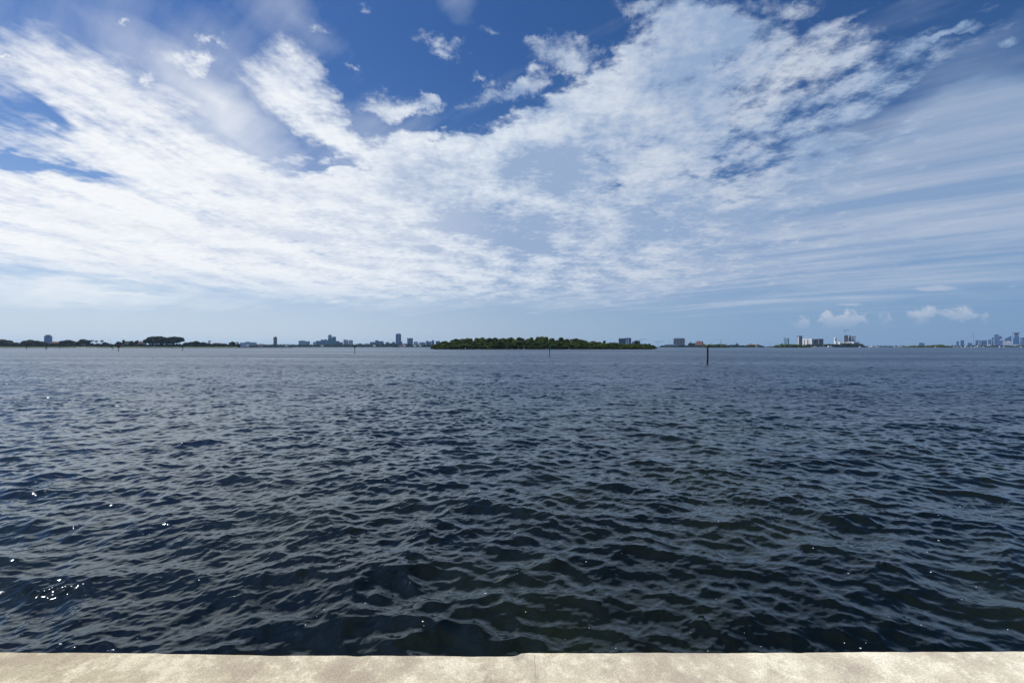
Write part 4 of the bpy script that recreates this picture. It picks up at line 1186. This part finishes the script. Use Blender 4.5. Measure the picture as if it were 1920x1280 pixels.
# ------------------------------------------------------------------ cranes, masts
def crane(label, px, ybase, yjib, jl, jr, d, ytop=None, mat=M_STEEL, zb=None, w=2.2):
    """tower crane: lattice mast, long jib one way, counter-jib the other, cab, tie rods"""
    e = empty("tower_crane", at(px, d, height(ybase, d) if zb is None else zb), -math.atan2(px - 960, FPX))
    tag(e, label, "crane")
    s = d / FPX
    H = height(yjib, d) - e.location.z
    A = H + ((yjib - ytop) * s if ytop else 4 * s * 0.8)
    a, c = (jl - px) * s, (jr - px) * s
    m = MB(); r = w * 0.12
    for sx in (-1, 1):
        for sy in (-1, 1): m.tube((sx * w / 2, sy * w / 2, -2), (sx * w / 2, sy * w / 2, H), r, r, 4)
    k = max(4, int(H / (w * 2)))
    for i in range(k):
        z0, z1 = H * i / k, H * (i + 1) / k
        for sy in (-1, 1): m.tube((-w / 2, sy * w / 2, z0), (w / 2, sy * w / 2, z1), r * .7, r * .7, 4)
    m.build("mast", mat, e)
    j = MB(); j.tube((0, 0, H + w * .5), (c, 0, H + w * .5), w * .28, w * .18, 6); j.tube((0, 0, H + w * 1.1), (c, 0, H + w * .6), w * .1, w * .08, 4)
    j.build("jib", mat, e)
    q = MB(); q.tube((0, 0, H + w * .5), (a, 0, H + w * .5), w * .28, w * .24, 6); q.box(a - w * .6, a + w * .6, -w * .5, w * .5, H - w * .9, H + w * .4)
    q.build("counter_jib", mat, e)
    t = MB(); t.tube((0, 0, H), (0, 0, A), w * .25, w * .1, 5); t.tube((0, 0, A), (c * .7, 0, H + w * .9), w * .06, w * .06, 4); t.tube((0, 0, A), (a * .9, 0, H + w * .5), w * .06, w * .06, 4)
    t.build("apex", mat, e)
    MB().box(w * .3, w * 1.2, -w * .7, w * .1, H - w * .8, H + w * .2).build("cab", M_WHITE, e)
    return e


crane("pale tower crane beside the tufted tree, jib reaching out over the island tip", 1203.2, 646, 636.6, 1199, 1214.5, 2500, 634.6)
crane("low tower crane past the island tip with a level jib", 1233.2, 649.4, 640.4, 1228.6, 1245, 2600, 638.8)
crane("tall tower crane on the dark brown unfinished tower", 1584.6, 629.4, 619.6, 1583.0, 1592.4, 2440, 617.2, w=2.6)
crane("small crane on the tower split by a white strip", 1496.6, 631.4, 629.6, 1494.4, 1501.0, 2425, 628.0, w=1.6)
crane("small crane on the pale twin-topped block", 645.5, 637.6, 636.3, 643.6, 649.0, 3060, 635.6, w=1.6)


def luffing(label, px, ybase, tip, d, w=1.8, mat=M_STEEL):
    """crane with a raised boom"""
    e = empty("luffing_crane", at(px, d, height(ybase, d)), -math.atan2(px - 960, FPX)); tag(e, label, "crane")
    s = d / FPX
    MB().tube((0, 0, -2), (0, 0, 3.2 * s), w * .5, w * .4, 6).build("mast", mat, e)
    MB().tube((0, 0, 2.6 * s), ((tip[0] - px) * s, 0, (ybase - tip[1]) * s), w * .35, w * .15, 6).build("boom", mat, e)
    MB().box(-1.2 * s, .3 * s, -w, w, 2.2 * s, 3.4 * s).build("cab", mat, e)
    return e


luffing("crane with a slanting boom on the slim white tower", 1566.6, 637.5, (1572.5, 633.6), 2418)
luffing("little crane with a raised boom between the brick building and the red shed", 1334.2, 647.0, (1331.2, 641.6), 2560, 1.3)


def mast(label, px, ybase, ytop, d, r=0.5, name="lattice_mast", guys=False, zb=None):
    e = empty(name, at(px, d, height(ybase, d) if zb is None else zb)); tag(e, label, "mast")
    H = height(ytop, d) - e.location.z
    m = MB()
    for k in range(3):
        a = k * 2.094
        m.tube((r * math.cos(a), r * math.sin(a), -2), (r * .5 * math.cos(a), r * .5 * math.sin(a), H), r * .28, r * .2, 4)
    n = 10
    for i in range(n):
        z = H * i / n
        for k in range(3):
            a, b_ = k * 2.094, (k + 1) * 2.094
            m.tube((r * math.cos(a), r * math.sin(a), z), (r * .9 * math.cos(b_), r * .9 * math.sin(b_), z + H / n), r * .14, r * .14, 4)
    m.build("lattice", M_STEEL, e)
    MB().tube((0, 0, H), (0, 0, H * 1.06), r * .25, r * .12, 5).build("antenna", M_STEEL, e)
    if guys:
        g = MB()
        for k in range(3):
            a = k * 2.094 + .5
            g.tube((0, 0, H * .9), (H * .35 * math.cos(a), H * .35 * math.sin(a), 0), r * .06, r * .06, 4)
        g.build("guy_wire", M_STEEL, e)
    return e


mast("thin white flagpole-like mast before the ribbed dark blue block", 1255.3, 650, 634.6, 2450, 0.7, "sailing_mast")
mast("tall thin radio mast with a cross head in front of downtown", 1825.5, 648, 622.6, 4600, 1.6, guys=True)
mast("faint lattice pylon over the water gap, taller of two", 1443, 650, 641.2, 3200, 0.9, "power_pylon")
mast("faint lattice pylon over the water gap, the shorter one by the islet", 1457.2, 649, 640.8, 3200, 0.6, "power_pylon")
mast("lattice stack behind the red shed, thickest of the group", 1351.4, 645, 637.4, 2600, 1.5, "lattice_stack")
mast("slimmer lattice stack past the thick one behind the islet", 1361, 646, 641.4, 2600, 0.9, "lattice_stack")
mast("leaning-looking thin mast between the boxy tree and the cream villa", 207.5, 645, 637, 1180, 0.14, "flag_mast")

# ------------------------------------------------------------------ channel markers and piles standing in the bay
M_WOOD = plain("wet_timber", (0.060, 0.045, 0.030), 0.85, 0.35, 4)
M_WOODL = plain("dry_timber", (0.15, 0.115, 0.065), 0.85, 0.3, 5)
M_GREEN = plain("green_board", (0.012, 0.32, 0.12), 0.5, 0.1, 2)
M_REDB = plain("red_board", (0.72, 0.035, 0.025), 0.5, 0.1, 2)
M_GPOST = plain("green_black_post", (0.016, 0.030, 0.032), 0.6, 0.2, 2)


def pile(name, label, px, ybase, ytop, kind, lean=0.0, rad=0.14, w=0.45, group="channel markers and piles in the bay"):
    d = CAM_H / ((ybase - HORIZON) / FPX)
    e = empty(name, at(px, d, 0), -math.atan2(px - 960, FPX)); tag(e, label, "pile" if kind == 'wood' else "channel marker", group)
    e.rotation_euler.y = R(lean)
    H = height(ytop, d)
    m = MB()
    g = random.Random(int(px))
    zs = [-1.5, 0.0, H * .3, H * .62, H * .9, H] if kind == 'wood' else [-1.5, H]
    ox = [0] + [g.uniform(-.12, .12) * rad for _ in zs[1:]]
    for (z0, a), (z1, b_) in zip(zip(zs, ox), zip(zs[1:], ox[1:])):
        m.tube((a, 0, z0), (b_, 0, z1), rad, rad * .97, 12)
    m.build("post", M_WOOD if kind in ('wood', 'red') else M_GPOST, e)
    if kind == 'wood':
        MB().tube((ox[-1], 0, H + .002), (ox[-1], 0, H + .05), rad * .96, rad * .7, 12).build("weathered_top", M_WOODL, e)
        b_ = MB(); b_.tube((0, 0, .25), (0, 0, .42), rad * 1.04, rad * 1.04, 12); b_.build("tide_band", M_GPOST, e)
    else:
        zb = H - 1.9 * w
        if kind == 'green':
            MB().box(-w, w, -rad - .07, -rad - .01, zb, zb + 2 * w).build("dayboard", M_GREEN, e)
        else:
            t = MB(); t.prism([(-w, -rad - .07), (w, -rad - .07), (w, -rad - .01), (-w, -rad - .01)], zb, zb + 2 * w, [(-.03, -rad - .07), (.03, -rad - .07), (.03, -rad - .01), (-.03, -rad - .01)])
            t.build("dayboard", M_REDB, e)
        MB().box(-w * .9, w * .9, -rad - .012, -rad + .05, zb + w * .9, zb + w * 1.02).build("batten", M_WOOD, e)
        MB().tube((0, 0, H), (0, 0, H + .22), .10, .07, 8).build("lantern", M_GPOST, e)
    return e


pile("timber_pile", "thick leaning-topped timber pile, nearest and tallest post standing in the bay", 1326.4, 682.6, 648.0, 'wood', 0.6, 0.135)
pile("channel_marker", "green square-boarded marker in front of the mangrove island", 1030.4, 668.4, 648.4, 'green', 0, 0.095, 0.28)
pile("channel_marker", "green square-boarded marker below the pale white-fronted block", 665.2, 662.2, 647.9, 'green', 0, 0.12, 0.40)
pile("channel_marker", "red triangular-boarded marker before the cream villa's lawn", 222.4, 658.4, 647.0, 'red', 0, 0.15, 0.75)
pile("channel_marker", "tilted green marker next to the red one before the lawn", 212.6, 655.8, 649.0, 'green', -22, 0.15)
pile("channel_marker", "small green marker in front of the widest huge spreading tree", 342.6, 657.6, 649.2, 'green', 0, 0.15)
pile("channel_marker", "reddish marker off the shore below the blue grey slab", 86.6, 655.8, 649.8, 'red', 0, 0.18, 0.7)
pile("channel_marker", "reddish marker farther along, off the flat-topped shore tree", 49.6, 655.0, 649.6, 'red', 0, 0.18, 0.7)
pile("timber_pile", "short dark pile off the terracotta roofed villa", 111.4, 654.0, 650.2, 'wood', 0, 0.2)
pile("timber_pile", "short dark pile beside the small green marker", 322.6, 654.2, 651.2, 'wood', 0, 0.16)

# ------------------------------------------------------------------ boats
M_HULL = plain("white_gelcoat", (0.82, 0.82, 0.80), 0.35, 0.05, 0.6)
BO = {}


def boat(label, px, d, L, group=None, heading=0.0, sail=False):
    key = sail
    if key not in BO:
        h = MB()
        st = [(-.5, .15, .0, .15), (-.2, .17, -.02, .15), (.15, .15, -.02, .17), (.38, .08, .0, .20), (.5, .005, .05, .23)]
        vs = []
        for x, w, zk, zd in st: vs += [(x, -w, zd), (x, -w * .7, zk), (x, w * .7, zk), (x, w, zd)]
        fs = []
        for i in range(4):
            a, c = i * 4, (i + 1) * 4
            for k in range(3): fs.append((a + k, a + k + 1, c + k + 1, c + k))
            fs.append((a + 3, a, c, c + 3))
        fs += [(0, 3, 2, 1), (16, 17, 18, 19)]
        h.add(vs, fs)
        hm = bpy.data.meshes.new("hull"); hm.from_pydata(h.v, [], h.f); hm.materials.append(M_HULL); hm.update()
        c = MB()
        c.prism([(-.28, -.11), (.16, -.09), (.16, .09), (-.28, .11)], .15, .30, [(-.26, -.10), (.06, -.08), (.06, .08), (-.26, .10)])
        c.prism([(-.22, -.09), (.0, -.08), (.0, .08), (-.22, .09)], .301, .40, [(-.20, -.08), (-.05, -.07), (-.05, .07), (-.20, .08)])
        cm = bpy.data.meshes.new("cabin"); cm.from_pydata(c.v, [], c.f); cm.materials.append(M_WHITE); cm.update()
        w = MB(); w.box(-.24, .13, -.115, .115, .20, .255)
        wm_ = bpy.data.meshes.new("window_band"); wm_.from_pydata(w.v, [], w.f); wm_.materials.append(M_GLASSW); wm_.update()
        t = MB(); t.tube((.02, 0, .15), (.02, 0, 1.35), .012, .008, 6); t.tube((.02, 0, .30), (-.42, 0, .32), .014, .012, 6)
        tm = bpy.data.meshes.new("mast"); tm.from_pydata(t.v, [], t.f); tm.materials.append(M_LGREY); tm.update()
        BO[key] = (hm, cm, wm_, tm)
    hm, cm, wm_, tm = BO[key]
    e = empty("sailing_boat" if sail else "motor_yacht", at(px, d, 0.05), heading); e.scale = (L, L, L)
    tag(e, label, "boat", group)
    link("hull", hm, e); link("cabin", cm, e); link("window_band", wm_, e)
    if sail: link("mast", tm, e)
    return e


GM = "white yachts moored along the far shores"
rb = random.Random(3)
for px, L, lb in [(1515.5, 9, "white yacht moored below the bright white apartments, first of that row"), (1523, 9, "white yacht moored where the bright and navy apartments meet"), (1528.5, 13, "white yacht moored below the navy apartments, before the paired ones"), (1537, 8, "small white yacht of a close pair below the navy apartments"),
                  (1540, 8, "second small white yacht of the close pair below the navy apartments"), (1545, 13, "bright broad-beamed yacht past the navy apartments"), (1548.6, 9, "small yacht right beside the bright broad-beamed one"), (1554.5, 20, "big white yacht lying off the dark waterfront trees"), (1559.5, 14, "white yacht astern of the big one off the dark waterfront trees"),
                  (1614, 15, "white boat under the last tree of the construction waterfront"), (1630.5, 14, "white boat out past the construction waterfront, on its own"), (1636.5, 20, "larger white motor yacht in open water past the construction waterfront"), (1643.5, 13, "white boat just beyond the larger open-water yacht"),
                  (1647.5, 11, "small white boat next in line after the open-water yacht"), (1678, 12, "white boat before the long low islet"), (1687, 16, "larger white boat touching the end of the long low islet"), (1690.5, 14, "white boat close beside the larger one at the islet's end")]:
    boat(lb, px, 2050 if px < 1620 else 2150, L, GM, rb.uniform(-.5, .5))
boat("tiny sailing boat with a bare mast in front of the long low islet", 1754.5, 1880, 7, None, 0.2, True)
boat("sailing boat with a pale mast off the dark navy apartments", 1530.6, 2100, 13, None, 0.3, True)
for px, L, lb in [(1788.5, 22, "long white yacht, first below the downtown tree line"), (1795.5, 15, "white yacht below the first short downtown tower"), (1803, 14, "white yacht below the peaked blue tower"), (1811, 24, "large white yacht with a high bridge before the radio mast"), (1815, 14, "small yacht tucked behind the high-bridged one"),
                  (1822, 14, "white yacht below the radio mast"), (1829, 15, "white yacht below the pale-edged slab"), (1834.5, 28, "largest white yacht below the downtown slabs"), (1845, 18, "white yacht below the wide dark blue slab"), (1875, 20, "white yacht below the white-roofed block"), (1883.5, 16, "white yacht next beyond, below the slender pale tower"), (1915, 16, "white boat near the photo's edge below the towers")]:
    boat(lb, px, 3300, L, GM, rb.uniform(-.4, .4))
boat("white launch moored at the lawn edge under the huge spreading trees", 290, 1085, 9, None, 0.1)
boat("small grey runabout at the end of its foaming wake", 181, 1040, 7, None, 0.0)
boat("white cruiser by the dock below the low white apartments", 453.5, 2900, 16, None, 0.0)
boat("small white launch near the island's far tip", 787, 2800, 12, None, 0.1)

# foam: the runabout's wake, and flecks drifting near the wall
M_FOAM = plain("foam", (0.80, 0.82, 0.82), 0.9, 0.06, 2)
g = np.random.default_rng(8)
lob = []
c0 = at(152, 1030)
for i in range(90):
    t = g.random()
    lob.append((g.normal() * 4.5 + (t - .3) * 10, g.normal() * 1.5, 0.10 + 0.55 * math.exp(-((t - .35) * 3) ** 2) * g.random(), 0.35 + 0.5 * g.random()))
for i in range(120):
    t = g.random()
    lob.append((12 + t * 26, g.normal() * 1.5, 0.05, 0.18 + 0.2 * g.random()))
V, F = crown_arrays([(a, b_, c * 1.8, d_ * 1.5) for a, b_, c, d_ in lob], 0.15, 6, g, 0.8)
o = link("wake_foam", mesh_mixed("wake_foam", V, F, M_FOAM), None, c0)
tag(o, "white foaming wake on the water behind the small grey runabout", None, None, "stuff")

wv = verts.reshape(nr, ncol, 3)
iv, it = ico()
V, F, nv = [], [], 0
for i in range(240):
    r0 = int(np.searchsorted(rows, 3.3 + 9 * g.random() ** 1.7)); c0_ = int(ncol * (0.12 + 0.80 * g.random()))
    p = wv[r0, c0_]
    s = 0.0022 + 0.0055 * g.random() ** 3
    v = iv * np.array([s * (1 + g.random()), s, s * 0.45]) + p
    V.append(v); F.append(np.concatenate([it, it[:, 2:3]], 1) + nv); nv += len(v)
o = link("foam_flecks", mesh_mixed("foam_flecks", np.concatenate(V), np.concatenate(F), M_FOAM))
tag(o, "tiny white bubbles of foam drifting on the dark water close to the wall", None, None, "stuff")
# ------------------------------------------------------------------ the air: one even box of haze round everything but the sky
hm_, hn = material("haze")
pv = hn.n("ShaderNodeVolumePrincipled")
pv.inputs["Color"].default_value = (0.50, 0.75, 1.0, 1)
pv.inputs["Density"].default_value = 0.00004
pv.inputs["Anisotropy"].default_value = 0.2
ho = hn.n("ShaderNodeOutputMaterial")
hn.t.links.new(pv.outputs[0], ho.inputs["Volume"])
m = MB(); m.box(-70000, 70000, -60, 64000, -3.0, 165.0)
o = m.build("haze", hm_)
tag(o, kind="stuff")
